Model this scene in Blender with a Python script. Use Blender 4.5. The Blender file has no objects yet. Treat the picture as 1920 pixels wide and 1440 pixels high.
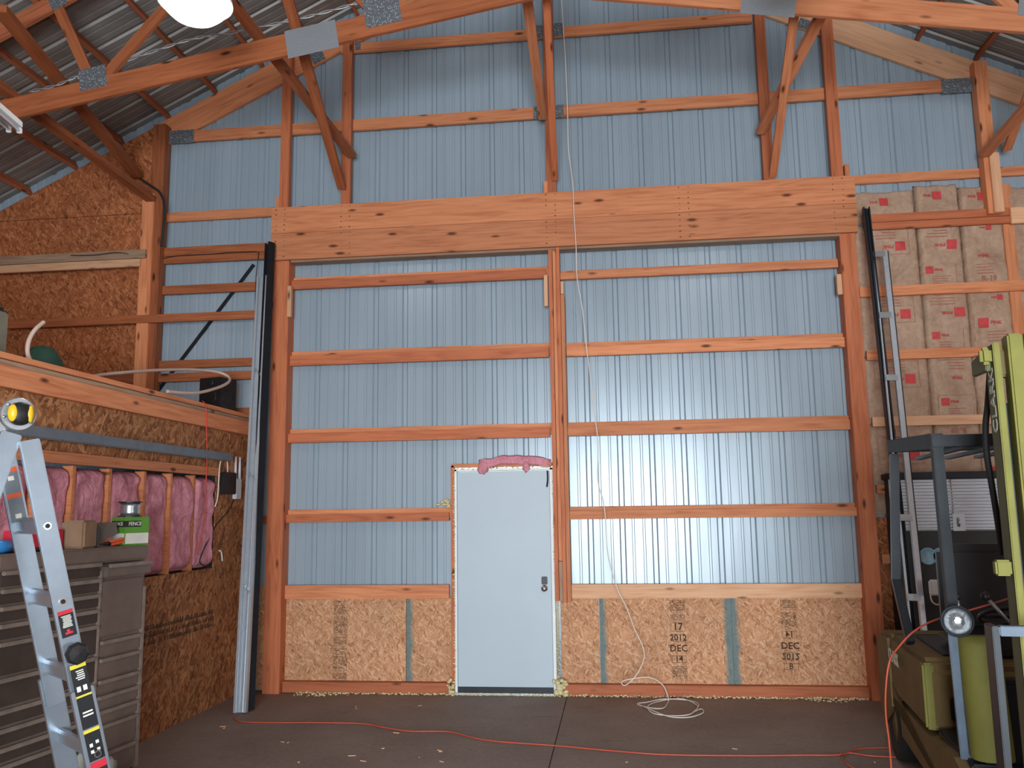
import bpy, bmesh, math, random
from mathutils import Vector, Matrix, noise
random.seed(7)
SC = bpy.context.scene
COL = SC.collection
PI = math.pi

# ---------------------------------------------------------------- camera model
F = 1612.1361; YAW = 0.11676; PIT = 0.1448; ROLL = -0.01382
CAM = Vector((2.24727, -8.39554, 1.71596))
RX0 = -0.74057                                   # first rib of the siding
def _axes():
    cy, sy = math.cos(YAW), math.sin(YAW)
    f = Vector((-sy*math.cos(PIT), cy*math.cos(PIT), math.sin(PIT)))
    r = Vector((cy, sy, 0)); u = r.cross(f)
    c, s = math.cos(ROLL), math.sin(ROLL)
    return f, c*r + s*u, -s*r + c*u
FW, RT, UP = _axes()
def ray(x, y): return FW + RT*((x-960)/F) - UP*((y-720)/F)
def at(x, y, ax, v):
    d = ray(x, y); return CAM + d*((v-CAM[ax])/d[ax])
def AX(x, y, v): return at(x, y, 0, v)
def AY(x, y, v): return at(x, y, 1, v)
def AZ(x, y, v): return at(x, y, 2, v)
def AD(x, y, dep): return CAM + ray(x, y)*dep
def AV(x, y, p0, ang):                           # on a vertical plane through p0 with direction (sin,cos)
    n = Vector((math.cos(ang), -math.sin(ang), 0)); d = ray(x, y)
    return CAM + d*((Vector(p0)-CAM).dot(n)/d.dot(n))

cd = bpy.data.cameras.new('camera'); cam = bpy.data.objects.new('camera', cd); COL.objects.link(cam)
cam.matrix_world = Matrix(((RT.x, UP.x, -FW.x, CAM.x), (RT.y, UP.y, -FW.y, CAM.y), (RT.z, UP.z, -FW.z, CAM.z), (0, 0, 0, 1)))
cd.sensor_width = 36; cd.lens = F/1920*36; cd.clip_start = 0.05; cd.clip_end = 100
SC.camera = cam

# ---------------------------------------------------------------- materials
def srgb(r, g, b):
    f = lambda c: (c/255/12.92) if c/255 <= .04045 else ((c/255+.055)/1.055)**2.4
    return (f(r), f(g), f(b), 1)
class NT:
    def __init__(s, name, rough=.6, metal=0, spec=.5):
        s.m = bpy.data.materials.new(name); s.m.use_nodes = True; s.n = s.m.node_tree.nodes; s.l = s.m.node_tree.links
        s.b = s.n['Principled BSDF']; s.b.inputs['Roughness'].default_value = rough; s.b.inputs['Metallic'].default_value = metal
        s.b.inputs['Specular IOR Level'].default_value = spec
    def N(s, t, **k):
        n = s.n.new(t)
        for a, v in k.items():
            if a in n.inputs: n.inputs[a].default_value = v
            else: setattr(n, a, v)
        return n
    def L(s, a, b): s.l.new(a, b)
    def coords(s, scale=(1, 1, 1), rnd=False, rot=(0, 0, 0)):
        tc = s.N('ShaderNodeTexCoord'); src = tc.outputs['Object']
        if rnd:
            oi = s.N('ShaderNodeObjectInfo'); mu = s.N('ShaderNodeMath', operation='MULTIPLY'); mu.inputs[1].default_value = 37
            s.L(oi.outputs['Random'], mu.inputs[0]); ad = s.N('ShaderNodeVectorMath', operation='ADD')
            s.L(src, ad.inputs[0]); s.L(mu.outputs[0], ad.inputs[1]); src = ad.outputs[0]; s.oi = oi
        mp = s.N('ShaderNodeMapping'); mp.inputs['Scale'].default_value = scale; mp.inputs['Rotation'].default_value = rot
        s.L(src, mp.inputs['Vector']); return mp.outputs[0]
    def noise(s, vec, scale=5, detail=4, rough=.5, dist=0):
        n = s.N('ShaderNodeTexNoise'); n.inputs['Scale'].default_value = scale; n.inputs['Detail'].default_value = detail
        n.inputs['Roughness'].default_value = rough; n.inputs['Distortion'].default_value = dist; s.L(vec, n.inputs['Vector']); return n.outputs['Fac']
    def ramp(s, fac, stops):
        r = s.N('ShaderNodeValToRGB'); e = r.color_ramp.elements
        while len(e) < len(stops): e.new(.5)
        for i, (p, c) in enumerate(stops): e[i].position = p; e[i].color = c if len(c) == 4 else (*c, 1)
        s.L(fac, r.inputs['Fac']); return r.outputs['Color']
    def mix(s, fac, a, b, mode='MIX'):
        m = s.N('ShaderNodeMix', data_type='RGBA', blend_type=mode)
        for sock, v in ((m.inputs[0], fac), (m.inputs[6], a), (m.inputs[7], b)):
            if hasattr(v, 'default_value') or hasattr(v, 'links'): s.L(v, sock)
            else: sock.default_value = v
        return m.outputs[2]
    def bump(s, h, st=.3, d=.01):
        b = s.N('ShaderNodeBump'); b.inputs['Strength'].default_value = st; b.inputs['Distance'].default_value = d
        s.L(h, b.inputs['Height']); s.L(b.outputs[0], s.b.inputs['Normal'])
    def col(s, c):
        if isinstance(c, tuple): s.b.inputs['Base Color'].default_value = c
        else: s.L(c, s.b.inputs['Base Color'])
    def rgh(s, c): s.L(c, s.b.inputs['Roughness'])
M = {}
def plain(name, c, rough=.5, metal=0, var=.12, nscale=9, spec=.5):
    t = NT(name, rough, metal, spec); v = t.coords()
    f = t.noise(v, nscale, 5, .6)
    lo = tuple(x*(1-var) for x in c[:3]) + (1,); hi = tuple(min(1, x*(1+var)) for x in c[:3]) + (1,)
    t.col(t.ramp(f, [(.3, lo), (.7, hi)])); M[name] = t.m; return t
def lumber(name, c, dk, grain=1.0, knot=True):
    t = NT(name, .62, 0, .3); v = t.coords((1, 1, 1), True)
    mp = t.N('ShaderNodeMapping'); mp.inputs['Scale'].default_value = (.9, 16, 16); t.L(v, mp.inputs['Vector'])
    w = t.N('ShaderNodeMapping'); w.inputs['Scale'].default_value = (.45, 5, 5); t.L(v, w.inputs['Vector'])
    g1 = t.noise(mp.outputs[0], 2.2, 6, .6, .6); g0 = t.noise(w.outputs[0], 1.4, 2, .5, .4)
    wv = t.N('ShaderNodeMath', operation='MULTIPLY'); wv.inputs[1].default_value = 46; t.L(g0, wv.inputs[0])
    sn = t.N('ShaderNodeMath', operation='SINE'); t.L(wv.outputs[0], sn.inputs[0])
    mr = t.N('ShaderNodeMapRange'); mr.inputs['From Min'].default_value = -1; t.L(sn.outputs[0], mr.inputs['Value'])
    cm = t.mix(mr.outputs[0], t.ramp(g1, [(.25, dk), (.7, c)]), c); cm = t.mix(.55, t.ramp(g1, [(.3, dk), (.62, c)]), cm)
    hs = t.N('ShaderNodeHueSaturation'); mrr = t.N('ShaderNodeMapRange'); mrr.inputs['To Min'].default_value = .82; mrr.inputs['To Max'].default_value = 1.14
    t.L(t.oi.outputs['Random'], mrr.inputs['Value']); t.L(mrr.outputs[0], hs.inputs['Value']); t.L(cm, hs.inputs['Color']); cc = hs.outputs[0]
    if knot:
        k = t.N('ShaderNodeMapping'); k.inputs['Scale'].default_value = (2.6, 8, 8); t.L(v, k.inputs['Vector'])
        vo = t.N('ShaderNodeTexVoronoi'); vo.inputs['Scale'].default_value = 1.0; vo.inputs['Randomness'].default_value = 1; t.L(k.outputs[0], vo.inputs['Vector'])
        kr = t.ramp(vo.outputs['Distance'], [(.07, (1, 1, 1)), (.17, (0, 0, 0))])
        cc = t.mix(kr, cc, tuple(x*.28 for x in dk[:3]) + (1,))
    t.col(cc); t.bump(g1, .12, .003); M[name] = t.m
lumber('lumber', srgb(214, 141, 98), srgb(176, 101, 64))
lumber('lumber_pale', srgb(226, 178, 140), srgb(200, 143, 105))
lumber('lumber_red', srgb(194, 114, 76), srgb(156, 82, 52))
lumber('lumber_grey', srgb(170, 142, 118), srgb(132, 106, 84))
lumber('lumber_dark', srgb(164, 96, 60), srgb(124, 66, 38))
lumber('lumber_roof', srgb(176, 104, 70), srgb(136, 74, 48))

def osb(name, cols, scale=1.0):
    t = NT(name, .7, 0, .3)
    base = None
    for i, (ang, sx, sy) in enumerate(((.35, 14, 62), (-.6, 17, 70), (1.25, 16, 66), (2.2, 18, 54))):
        v = t.coords((1, 1, 1)); dn = t.N('ShaderNodeTexNoise'); dn.inputs['Scale'].default_value = 7*scale; t.L(v, dn.inputs['Vector'])
        ad = t.N('ShaderNodeVectorMath', operation='MULTIPLY_ADD'); ad.inputs[1].default_value = (.09, .09, .09); t.L(dn.outputs['Color'], ad.inputs[0]); t.L(v, ad.inputs[2])
        m1 = t.N('ShaderNodeMapping'); m1.inputs['Rotation'].default_value = (0, ang, 0); m1.inputs['Location'].default_value = (i*3.1, i*1.7, i); t.L(ad.outputs[0], m1.inputs['Vector'])
        m2 = t.N('ShaderNodeMapping'); m2.inputs['Scale'].default_value = (sx*scale, .01, sy*scale); t.L(m1.outputs[0], m2.inputs['Vector'])
        vo = t.N('ShaderNodeTexVoronoi'); vo.inputs['Scale'].default_value = 1; t.L(m2.outputs[0], vo.inputs['Vector'])
        sp = t.N('ShaderNodeSeparateColor'); t.L(vo.outputs['Color'], sp.inputs[0])
        c = t.ramp(sp.outputs[0], [(0, cols[0]), (.22, cols[1]), (.6, cols[2]), (1, cols[3])])
        if base is None: base = c; h = sp.outputs[0]
        else:
            st = t.N('ShaderNodeMath', operation='GREATER_THAN'); st.inputs[1].default_value = .58; t.L(sp.outputs[1], st.inputs[0])
            base = t.mix(st.outputs[0], base, c)
    v = t.coords(); big = t.noise(v, 1.3, 3)
    base = t.mix(1.0, base, t.ramp(big, [(.3, (.82, .82, .82)), (.7, (1.05, 1.02, 1))]), 'MULTIPLY')
    # teal edge paint sprayed at the panel ends named by the custom properties spray_a / spray_b
    tc = t.N('ShaderNodeTexCoord'); sx_ = t.N('ShaderNodeSeparateXYZ'); t.L(tc.outputs['Object'], sx_.inputs[0]); vn = t.coords()
    fine = t.noise(vn, 150, 3, .8); wob = t.noise(t.coords((1, 1, 1)), 4.5, 3)
    for nm_ in ('spray_a', 'spray_b'):
        at_ = t.N('ShaderNodeAttribute'); at_.attribute_type = 'OBJECT'; at_.attribute_name = nm_
        d1 = t.N('ShaderNodeMath', operation='SUBTRACT'); t.L(sx_.outputs[0], d1.inputs[0]); t.L(at_.outputs['Fac'], d1.inputs[1])
        d2 = t.N('ShaderNodeMath', operation='ADD'); t.L(d1.outputs[0], d2.inputs[0]); d2.inputs[1].default_value = 10
        d3 = t.N('ShaderNodeMath', operation='ABSOLUTE'); t.L(d2.outputs[0], d3.inputs[0])
        d4 = t.N('ShaderNodeMath', operation='MULTIPLY_ADD'); t.L(wob, d4.inputs[0]); d4.inputs[1].default_value = .10; t.L(d3.outputs[0], d4.inputs[2])
        mr_ = t.N('ShaderNodeMapRange'); mr_.inputs['From Min'].default_value = .075; mr_.inputs['From Max'].default_value = .145; mr_.inputs['To Min'].default_value = 1.15; mr_.inputs['To Max'].default_value = -.2; t.L(d4.outputs[0], mr_.inputs['Value'])
        d5 = t.N('ShaderNodeMath', operation='SUBTRACT'); t.L(mr_.outputs[0], d5.inputs[0]); t.L(fine, d5.inputs[1])
        m2_ = t.N('ShaderNodeMapRange'); m2_.inputs['From Min'].default_value = -.25; m2_.inputs['From Max'].default_value = .45; m2_.inputs['To Max'].default_value = .8; t.L(d5.outputs[0], m2_.inputs['Value'])
        base = t.mix(m2_.outputs[0], base, srgb(70, 118, 124))
    t.bump(h, .2, .0015); M[name] = t.m; t.col(base); return t, base
osb('osb', [srgb(156, 106, 74), srgb(190, 138, 100), srgb(202, 150, 111), srgb(222, 178, 142)], 1.5)
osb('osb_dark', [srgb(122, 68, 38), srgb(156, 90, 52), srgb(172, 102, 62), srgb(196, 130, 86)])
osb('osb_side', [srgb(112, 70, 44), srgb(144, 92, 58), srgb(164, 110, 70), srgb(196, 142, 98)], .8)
# rotate the flake pattern into the y/z plane for boards on side walls
for nd in M['osb_side'].node_tree.nodes:
    if nd.type == 'MAPPING' and abs(nd.inputs['Rotation'].default_value[1]) > 0:
        nd.inputs['Rotation'].default_value = (nd.inputs['Rotation'].default_value[1], 0, PI/2*0)
    if nd.type == 'MAPPING' and abs(nd.inputs['Scale'].default_value[1]-.01) < .001:
        s_ = nd.inputs['Scale'].default_value; nd.inputs['Scale'].default_value = (.01, s_[0], s_[2])

t = NT('siding', .3, .12, .45); v = t.coords((1, 1, .15)); f = t.noise(v, 3, 3)
t.col(t.ramp(f, [(.3, srgb(146, 162, 174)), (.7, srgb(156, 172, 184))])); v2 = t.coords((6, 1, .5)); t.bump(t.noise(v2, 1.2, 2), .07, .02)
f3 = t.noise(t.coords((2, 1, .6)), 2, 3); mr = t.N('ShaderNodeMapRange'); mr.inputs['To Min'].default_value = .24; mr.inputs['To Max'].default_value = .36; t.L(f3, mr.inputs['Value']); t.rgh(mr.outputs[0])
M['siding'] = t.m
t = NT('roof_steel', .5, .35, .4); v = t.coords((1, 2, 1)); f = t.noise(v, 2.5, 4)
t.col(t.ramp(f, [(.3, srgb(124, 120, 114)), (.7, srgb(150, 147, 142))])); M['roof_steel'] = t.m
t = NT('concrete', .72, 0, .35); v = t.coords(); a = t.noise(v, 1.1, 5, .6); b = t.noise(v, 28, 5, .7)
c = t.ramp(a, [(.3, srgb(116, 99, 91)), (.7, srgb(150, 132, 122))]); c = t.mix(.35, c, t.ramp(b, [(.3, srgb(100, 84, 76)), (.7, srgb(158, 140, 130))]))
st = t.noise(t.coords((1, 3, 1)), 2.2, 4, .7, 1.0); c = t.mix(t.ramp(st, [(.6, (0, 0, 0)), (.75, (.5, .5, .5))]), c, srgb(84, 66, 58)); t.col(c); t.bump(b, .1, .004); M['concrete'] = t.m
plain('joint', srgb(38, 30, 27), .9)
plain('door_paint', srgb(178, 193, 203), .5, 0, .02, 2)
plain('white_paint', srgb(225, 230, 232), .5, 0, .04)
plain('black_rubber', srgb(20, 21, 23), .7, 0, .2)
plain('black_plastic', srgb(24, 24, 26), .45, 0, .2)
plain('dark_or_shaded_steel', srgb(34, 38, 44), .45, .4, .2)  # also stands in for shade on one leaning track and in panel grooves
plain('guard_paint', srgb(38, 43, 48), .6, 0, .3, spec=.3)
plain('guard_blue', srgb(84, 98, 114), .5, .2, .2)
plain('bracket_steel', srgb(172, 178, 182), .4, .8, .15)
plain('aluminium', srgb(146, 157, 168), .34, .7, .06, 14)
plain('channel_grey', srgb(120, 128, 136), .5, .4, .12)
t = plain('galvanised', srgb(176, 190, 196), .3, .85, .18, 30)
plain('bright_zinc', srgb(196, 204, 212), .32, .6, .06, 20)
plain('chrome', srgb(215, 218, 222), .12, 1, .03)
plain('toolbox_paint', srgb(122, 106, 96), .48, .25, .14, 6)
plain('toolbox_dark', srgb(74, 62, 56), .55, .2, .18, 6)
plain('toolbox_trim', srgb(152, 138, 128), .45, .4, .18, 12)
plain('fork_green', srgb(120, 118, 58), .6, .1, .12, 7, spec=.25)
plain('fork_olive', srgb(112, 92, 58), .65, .1, .16, 6, spec=.25)
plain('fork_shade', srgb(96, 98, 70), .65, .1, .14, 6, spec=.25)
plain('white_cable', srgb(226, 216, 206), .5, 0, .05)
plain('orange_cord', srgb(190, 82, 58), .5, 0, .1)
plain('red_string', srgb(206, 66, 50), .6, 0, .1)
plain('black_cable', srgb(36, 34, 38), .6, 0, .1)
plain('grey_wire', srgb(160, 160, 160), .4, .5, .25, 40)
plain('red_ink', srgb(196, 66, 66), .7, 0, .15, 30)
plain('faint_ink', srgb(170, 106, 88), .8, 0, .2, 30)
plain('black_ink', srgb(62, 42, 32), .8, 0, .3, 40)
plain('white_ink', srgb(216, 216, 206), .6, 0, .1)
plain('clark_white', srgb(178, 182, 164), .6, 0, .15, 20)
plain('yellow_plastic', srgb(226, 178, 34), .45, 0, .05)
plain('decal_black', srgb(22, 24, 28), .5, 0, .1)
plain('decal_red', srgb(190, 36, 52), .5, 0, .08)
plain('decal_yellow', srgb(206, 190, 60), .5, 0, .08)
plain('decal_orange', srgb(222, 92, 52), .5, 0, .08)
plain('cardboard', srgb(150, 122, 96), .8, 0, .15)
plain('box_red', srgb(196, 34, 56), .6, 0, .08)
plain('box_green', srgb(92, 150, 56), .6, 0, .08)
plain('box_dark', srgb(40, 46, 40), .6, 0, .1)
plain('box_grey', srgb(104, 98, 88), .7, 0, .15)
plain('dark_green', srgb(30, 66, 52), .7, 0, .2)
plain('can_blue', srgb(52, 132, 196), .35, .2, .05)
plain('beige_case', srgb(116, 112, 96), .6, 0, .1)
plain('hose_white', srgb(190, 166, 152), .5, 0, .08)
plain('gauge_blue', srgb(150, 196, 216), .4, 0, .2, 40)
plain('router_white', srgb(206, 206, 212), .45, 0, .03)
plain('tape_brown', srgb(150, 96, 76), .6, 0, .1)
plain('tyre', srgb(26, 24, 23), .85, 0, .2)
# connector plates with rows of pressed teeth
def plate_mat(name, c1, c2, strength):
    t = NT(name, .42, .3, .5); v = t.coords((62, 1, 62)); vo = t.N('ShaderNodeTexVoronoi'); vo.inputs['Scale'].default_value = 1; vo.inputs['Randomness'].default_value = .6; t.L(v, vo.inputs['Vector'])
    t.col(t.ramp(vo.outputs['Distance'], [(.12, c2), (.42, c1)])); t.bump(vo.outputs['Distance'], strength, .006); M[name] = t.m
plate_mat('tooth_plate', srgb(104, 110, 116), srgb(190, 196, 202), .5)
plate_mat('smooth_plate', srgb(140, 145, 150), srgb(150, 156, 162), .1)
# insulation
t = NT('pink_wool', .95, 0, .1); v = t.coords((1, 1, 1)); a = t.noise(v, 6, 6, .65, .8); b = t.noise(v, 38, 5, .7)
c = t.ramp(a, [(.28, srgb(176, 104, 118)), (.5, srgb(214, 140, 154)), (.75, srgb(232, 172, 184))]); c = t.mix(.3, c, t.ramp(b, [(.3, srgb(160, 96, 106)), (.7, srgb(236, 178, 190))])); t.col(c); t.bump(a, .7, .05); M['pink_wool'] = t.m
t = NT('kraft', .62, 0, .35); v = t.coords((1, 1, 1)); a = t.noise(v, 3.2, 5, .6, 1.0); b = t.noise(v, 26, 4, .6)
c = t.ramp(a, [(.3, srgb(158, 126, 104)), (.7, srgb(188, 158, 134))]); c = t.mix(.25, c, t.ramp(b, [(.35, srgb(146, 116, 94)), (.65, srgb(200, 170, 146))])); t.col(c); t.bump(a, .6, .05); M['kraft'] = t.m
t = NT('foam', .8, 0, .2); v = t.coords(); a = t.noise(v, 30, 5, .6); t.col(t.ramp(a, [(.3, srgb(196, 180, 128)), (.7, srgb(232, 220, 178))])); t.bump(a, .4, .01); M['foam'] = t.m
t = NT('plastic_film', .25, 0, .5); v = t.coords(); a = t.noise(v, 7, 4); t.col(t.ramp(a, [(.3, srgb(140, 142, 130)), (.7, srgb(186, 190, 182))])); t.b.inputs['Alpha'].default_value = .62; M['plastic_film'] = t.m
t = NT('lens_glass', .06, 0, .5); t.col(srgb(200, 205, 210)); t.b.inputs['Transmission Weight'].default_value = .85; v = t.coords((30, 30, 90)); a = t.noise(v, 1.5, 2); t.bump(a, .5, .004); M['lens_glass'] = t.m
t = NT('clear_tube', .1, 0, .5); t.col(srgb(225, 230, 235)); M['clear_tube'] = t.m
t = NT('lamp_lens', .5); t.col((1, 1, 1, 1)); t.b.inputs['Emission Color'].default_value = (1, .99, .97, 1); t.b.inputs['Emission Strength'].default_value = 6; M['lamp_lens'] = t.m
t = NT('added_glow_pane', .2); t.col(srgb(200, 210, 220)); t.b.inputs['Emission Color'].default_value = (.86, .94, 1, 1); t.b.inputs['Emission Strength'].default_value = 2.6; M['added_glow_pane'] = t.m  # glow for the added, unseen window in the right wall
t = NT('ribbed_silver', .28, .45, .6); v = t.coords((3, 1, 9)); a = t.noise(v, 1.5, 3); t.col(srgb(232, 238, 244)); t.bump(a, .12, .02); M['ribbed_silver'] = t.m

# ---------------------------------------------------------------- mesh helpers
def obj(name, bm, mat, parent=None, smooth=False, loc=None, rot=None, mats=None):
    me = bpy.data.meshes.new(name); bm.to_mesh(me); bm.free()
    for m in (mats or [mat]): me.materials.append(M[m])
    if smooth: me.polygons.foreach_set('use_smooth', [True]*len(me.polygons))
    o = bpy.data.objects.new(name, me); COL.objects.link(o)
    if parent is not None: o.parent = parent
    if loc is not None: o.location = loc
    if rot is not None: o.rotation_euler = rot
    return o
def tag(o, label, cat, group=None, kind=None):
    if label: o['label'] = label
    if cat: o['category'] = cat
    if group: o['group'] = group
    if kind: o['kind'] = kind
    return o
def empty(name, loc, label, cat, group=None, rz=0):
    o = bpy.data.objects.new(name, None); COL.objects.link(o); o.location = loc; o.rotation_euler = (0, 0, rz); o.empty_display_size = .1
    return tag(o, label, cat, group)
def bbox(bm, lo, hi, bev=0, mi=0):
    r = bmesh.ops.create_cube(bm, size=1); vs = r['verts']
    for v in vs: v.co = Vector([lo[i] + (v.co[i]+.5)*(hi[i]-lo[i]) for i in range(3)])
    fs = set(f for v in vs for f in v.link_faces)
    for f in fs: f.material_index = mi
    if bev:
        es = list(set(e for v in vs for e in v.link_edges))
        r2 = bmesh.ops.bevel(bm, geom=es, offset=bev, segments=2, affect='EDGES')
        for f in r2['faces']: f.material_index = mi
    return vs
def box(lo, hi, bev=0):
    bm = bmesh.new(); bbox(bm, [min(a, b) for a, b in zip(lo, hi)], [max(a, b) for a, b in zip(lo, hi)], bev); return bm
def frame(p0, p1, up=(0, 0, 1)):
    x = (Vector(p1)-Vector(p0)); L = x.length; x.normalize(); u = Vector(up); z = (u - x*u.dot(x)).normalized(); y = z.cross(x)
    m = Matrix.Identity(4)
    for i in range(3): m[i][0], m[i][1], m[i][2], m[i][3] = x[i], y[i], z[i], Vector(p0)[i]
    return m, L
def board(name, p0, p1, w, t, mat, up=(0, 0, 1), parent=None, bev=.003, label=None, cat=None, group=None):
    """straight lumber: length along local x, w along the up direction, t across; p0/p1 on the centre line"""
    m, L = frame(p0, p1, up)
    o = obj(name, box((0, -t/2, -w/2), (L, t/2, w/2), bev), mat)
    if parent is not None: o.parent = parent; o.matrix_parent_inverse = Matrix.Identity(4); o.matrix_local = parent_inv(parent) @ m
    else: o.matrix_world = m
    if label: tag(o, label, cat, group)
    return o
def mat_world(o):
    m = Matrix.Translation(o.location) @ o.rotation_euler.to_matrix().to_4x4()
    return (mat_world(o.parent) @ m) if o.parent else m
def parent_inv(p): return mat_world(p).inverted()
def tube_bm(pts, r, seg=8, bm=None, closed=False, caps=True, radii=None):
    bm = bm or bmesh.new(); P = [Vector(p) for p in pts]; n = len(P); rings = []; prev = None
    for i, p in enumerate(P):
        if closed: d = P[(i+1) % n]-P[i-1]
        else: d = P[min(i+1, n-1)]-P[max(i-1, 0)]
        d.normalize()
        if prev is None:
            a = Vector((0, 0, 1)) if abs(d.z) < .9 else Vector((1, 0, 0)); s = d.cross(a).normalized()
        else: s = (prev - d*prev.dot(d)).normalized()
        prev = s; u = d.cross(s); rr = radii[i] if radii else r
        rings.append([bm.verts.new(p + (s*math.cos(k*2*PI/seg) + u*math.sin(k*2*PI/seg))*rr) for k in range(seg)])
    m = n if closed else n-1
    for i in range(m):
        a, b = rings[i], rings[(i+1) % n]
        for k in range(seg): bm.faces.new((a[k], a[(k+1) % seg], b[(k+1) % seg], b[k]))
    if caps and not closed: bm.faces.new(rings[0][::-1]); bm.faces.new(rings[-1])
    return bm
def spline(pts, per=8):
    P = [Vector(p) for p in pts]; out = []
    for i in range(len(P)-1):
        a, b, c, d = P[max(i-1, 0)], P[i], P[i+1], P[min(i+2, len(P)-1)]
        for k in range(per):
            t = k/per; out.append(.5*((2*b)+(-a+c)*t+(2*a-5*b+4*c-d)*t*t+(-a+3*b-3*c+d)*t**3))
    out.append(P[-1]); return out
def prism_bm(poly, axis, a, b, bm=None, bev=0, mi=0):
    """poly of 2-D points extruded along axis ('x','y','z') from a to b"""
    bm = bm or bmesh.new()
    def P(u, v, w): return {'x': (w, u, v), 'y': (u, w, v), 'z': (u, v, w)}[axis]
    A = [bm.verts.new(P(u, v, a)) for u, v in poly]; B = [bm.verts.new(P(u, v, b)) for u, v in poly]; n = len(poly); fs = []
    fs.append(bm.faces.new(A[::-1])); fs.append(bm.faces.new(B))
    for i in range(n): fs.append(bm.faces.new((A[i], A[(i+1) % n], B[(i+1) % n], B[i])))
    for f in fs: f.material_index = mi
    if bev: bmesh.ops.bevel(bm, geom=list(set(e for f in fs for e in f.edges)), offset=bev, segments=2, affect='EDGES')
    bmesh.ops.recalc_face_normals(bm, faces=bm.faces)
    return bm
def lathe_bm(prof, seg=32, bm=None, cap=True):
    bm = bm or bmesh.new(); rings = []
    for r, z in prof: rings.append([bm.verts.new((r*math.cos(k*2*PI/seg), r*math.sin(k*2*PI/seg), z)) for k in range(seg)] if r > 1e-5 else [bm.verts.new((0, 0, z))])
    for a, b in zip(rings, rings[1:]):
        for k in range(seg):
            k2 = (k+1) % seg
            if len(a) == 1 and len(b) == 1: continue
            if len(a) == 1: bm.faces.new((a[0], b[k2], b[k]))
            elif len(b) == 1: bm.faces.new((a[k], a[k2], b[0]))
            else: bm.faces.new((a[k], a[k2], b[k2], b[k]))
    if cap:
        if len(rings[0]) > 1: bm.faces.new(rings[0][::-1])
        if len(rings[-1]) > 1: bm.faces.new(rings[-1])
    bmesh.ops.recalc_face_normals(bm, faces=bm.faces); return bm
_tc = {}
def text_bm(s, h, depth=.0012, bm=None, mtx=None, mi=0, shear=0):
    """letters in the local x/z plane, reading along +x, facing -y, centred"""
    if s not in _tc:
        cu = bpy.data.curves.new('lettering', 'FONT'); cu.body = s; cu.size = 1; cu.align_x = 'CENTER'; cu.align_y = 'CENTER'; cu.resolution_u = 2; cu.offset = .018; cu.fill_mode = 'BOTH'; cu.extrude = .02
        o = bpy.data.objects.new('lettering', cu); COL.objects.link(o); dg = bpy.context.evaluated_depsgraph_get()
        _tc[s] = bpy.data.meshes.new_from_object(o.evaluated_get(dg)); bpy.data.objects.remove(o); bpy.data.curves.remove(cu)
    me = _tc[s]; bm = bm or bmesh.new(); n0 = len(bm.verts); vs = []
    for v in me.vertices:
        c = Vector((v.co.x*h, -depth/2 if v.co.z > 0 else depth/2, v.co.y*h)); vs.append(bm.verts.new(mtx @ c if mtx else c))
    for p in me.polygons:
        try: f = bm.faces.new([vs[i] for i in p.vertices]); f.material_index = mi
        except ValueError: pass
    return bm
def flat_bm(bm, x0, z0, x1, z1, y=0, d=.0012, mi=0): bbox(bm, (min(x0, x1), y-d/2, min(z0, z1)), (max(x0, x1), y+d/2, max(z0, z1)), 0, mi)
def outline_bm(bm, x0, z0, x1, z1, w, mi=0):
    flat_bm(bm, x0, z0, x1, z0+w, mi=mi); flat_bm(bm, x0, z1-w, x1, z1, mi=mi); flat_bm(bm, x0, z0+w, x0+w, z1-w, mi=mi); flat_bm(bm, x1-w, z0+w, x1, z1-w, mi=mi)

# ---------------------------------------------------------------- the shed
XL, XR, YR = -4.62, 8.06, -12.9
RIDX, RIDZ, SL = 1.72, 8.12, .485
def roofz(x): return RIDZ - SL*abs(x-RIDX)
def S(o, kind='structure'): o['kind'] = kind; return o
# floor with a tooled joint
bm = bmesh.new(); bbox(bm, (XL-.2, YR-.2, -.15), (1.746, .25, 0)); bbox(bm, (1.754, YR-.2, -.15), (XR+.2, .25, 0)); bbox(bm, (1.746, YR-.2, -.15), (1.754, .25, -.006), 0, 1)
S(obj('floor', bm, None, mats=['concrete', 'joint']))
# ribbed steel siding of the end wall, following the roof line, open where the door stands
def rib_profile(a, b, x0, major=.020, minor=.005):
    pts = []; k = math.floor((a-x0)/.3048)-1
    while x0+k*.3048 < b+.3:
        c = x0+k*.3048
        pts += [(c-.030, 0), (c-.017, major), (c+.017, major), (c+.030, 0)]
        for q in (.1016, .2032): pts += [(c+q-.014, 0), (c+q-.008, minor), (c+q+.008, minor), (c+q+.014, 0)]
        k += 1
    pts = [p for p in sorted(pts) if a < p[0] < b]
    return [(a, 0)] + pts + [(b, 0)]
DX0, DX1, DZ = .66, 1.68, 2.13
pr = rib_profile(XL, XR, RX0); xs = sorted(set([p[0] for p in pr] + [RIDX, DX0, DX1]))
def prof_y(x):
    for (a, ya), (b, yb) in zip(pr, pr[1:]):
        if a <= x <= b: return ya + (yb-ya)*(x-a)/max(b-a, 1e-9)
    return 0
bm = bmesh.new()
for a, b in zip(xs, xs[1:]):
    za = DZ if (a >= DX0-1e-6 and b <= DX1+1e-6) else 0
    v = [bm.verts.new(p) for p in ((a, prof_y(a), za), (b, prof_y(b), za), (b, prof_y(b), roofz(b)), (a, prof_y(a), roofz(a)))]
    bm.faces.new(v[::-1] if False else v)
bmesh.ops.remove_doubles(bm, verts=bm.verts, dist=1e-5)
S(obj('wall_back', bm, 'siding'))
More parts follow.
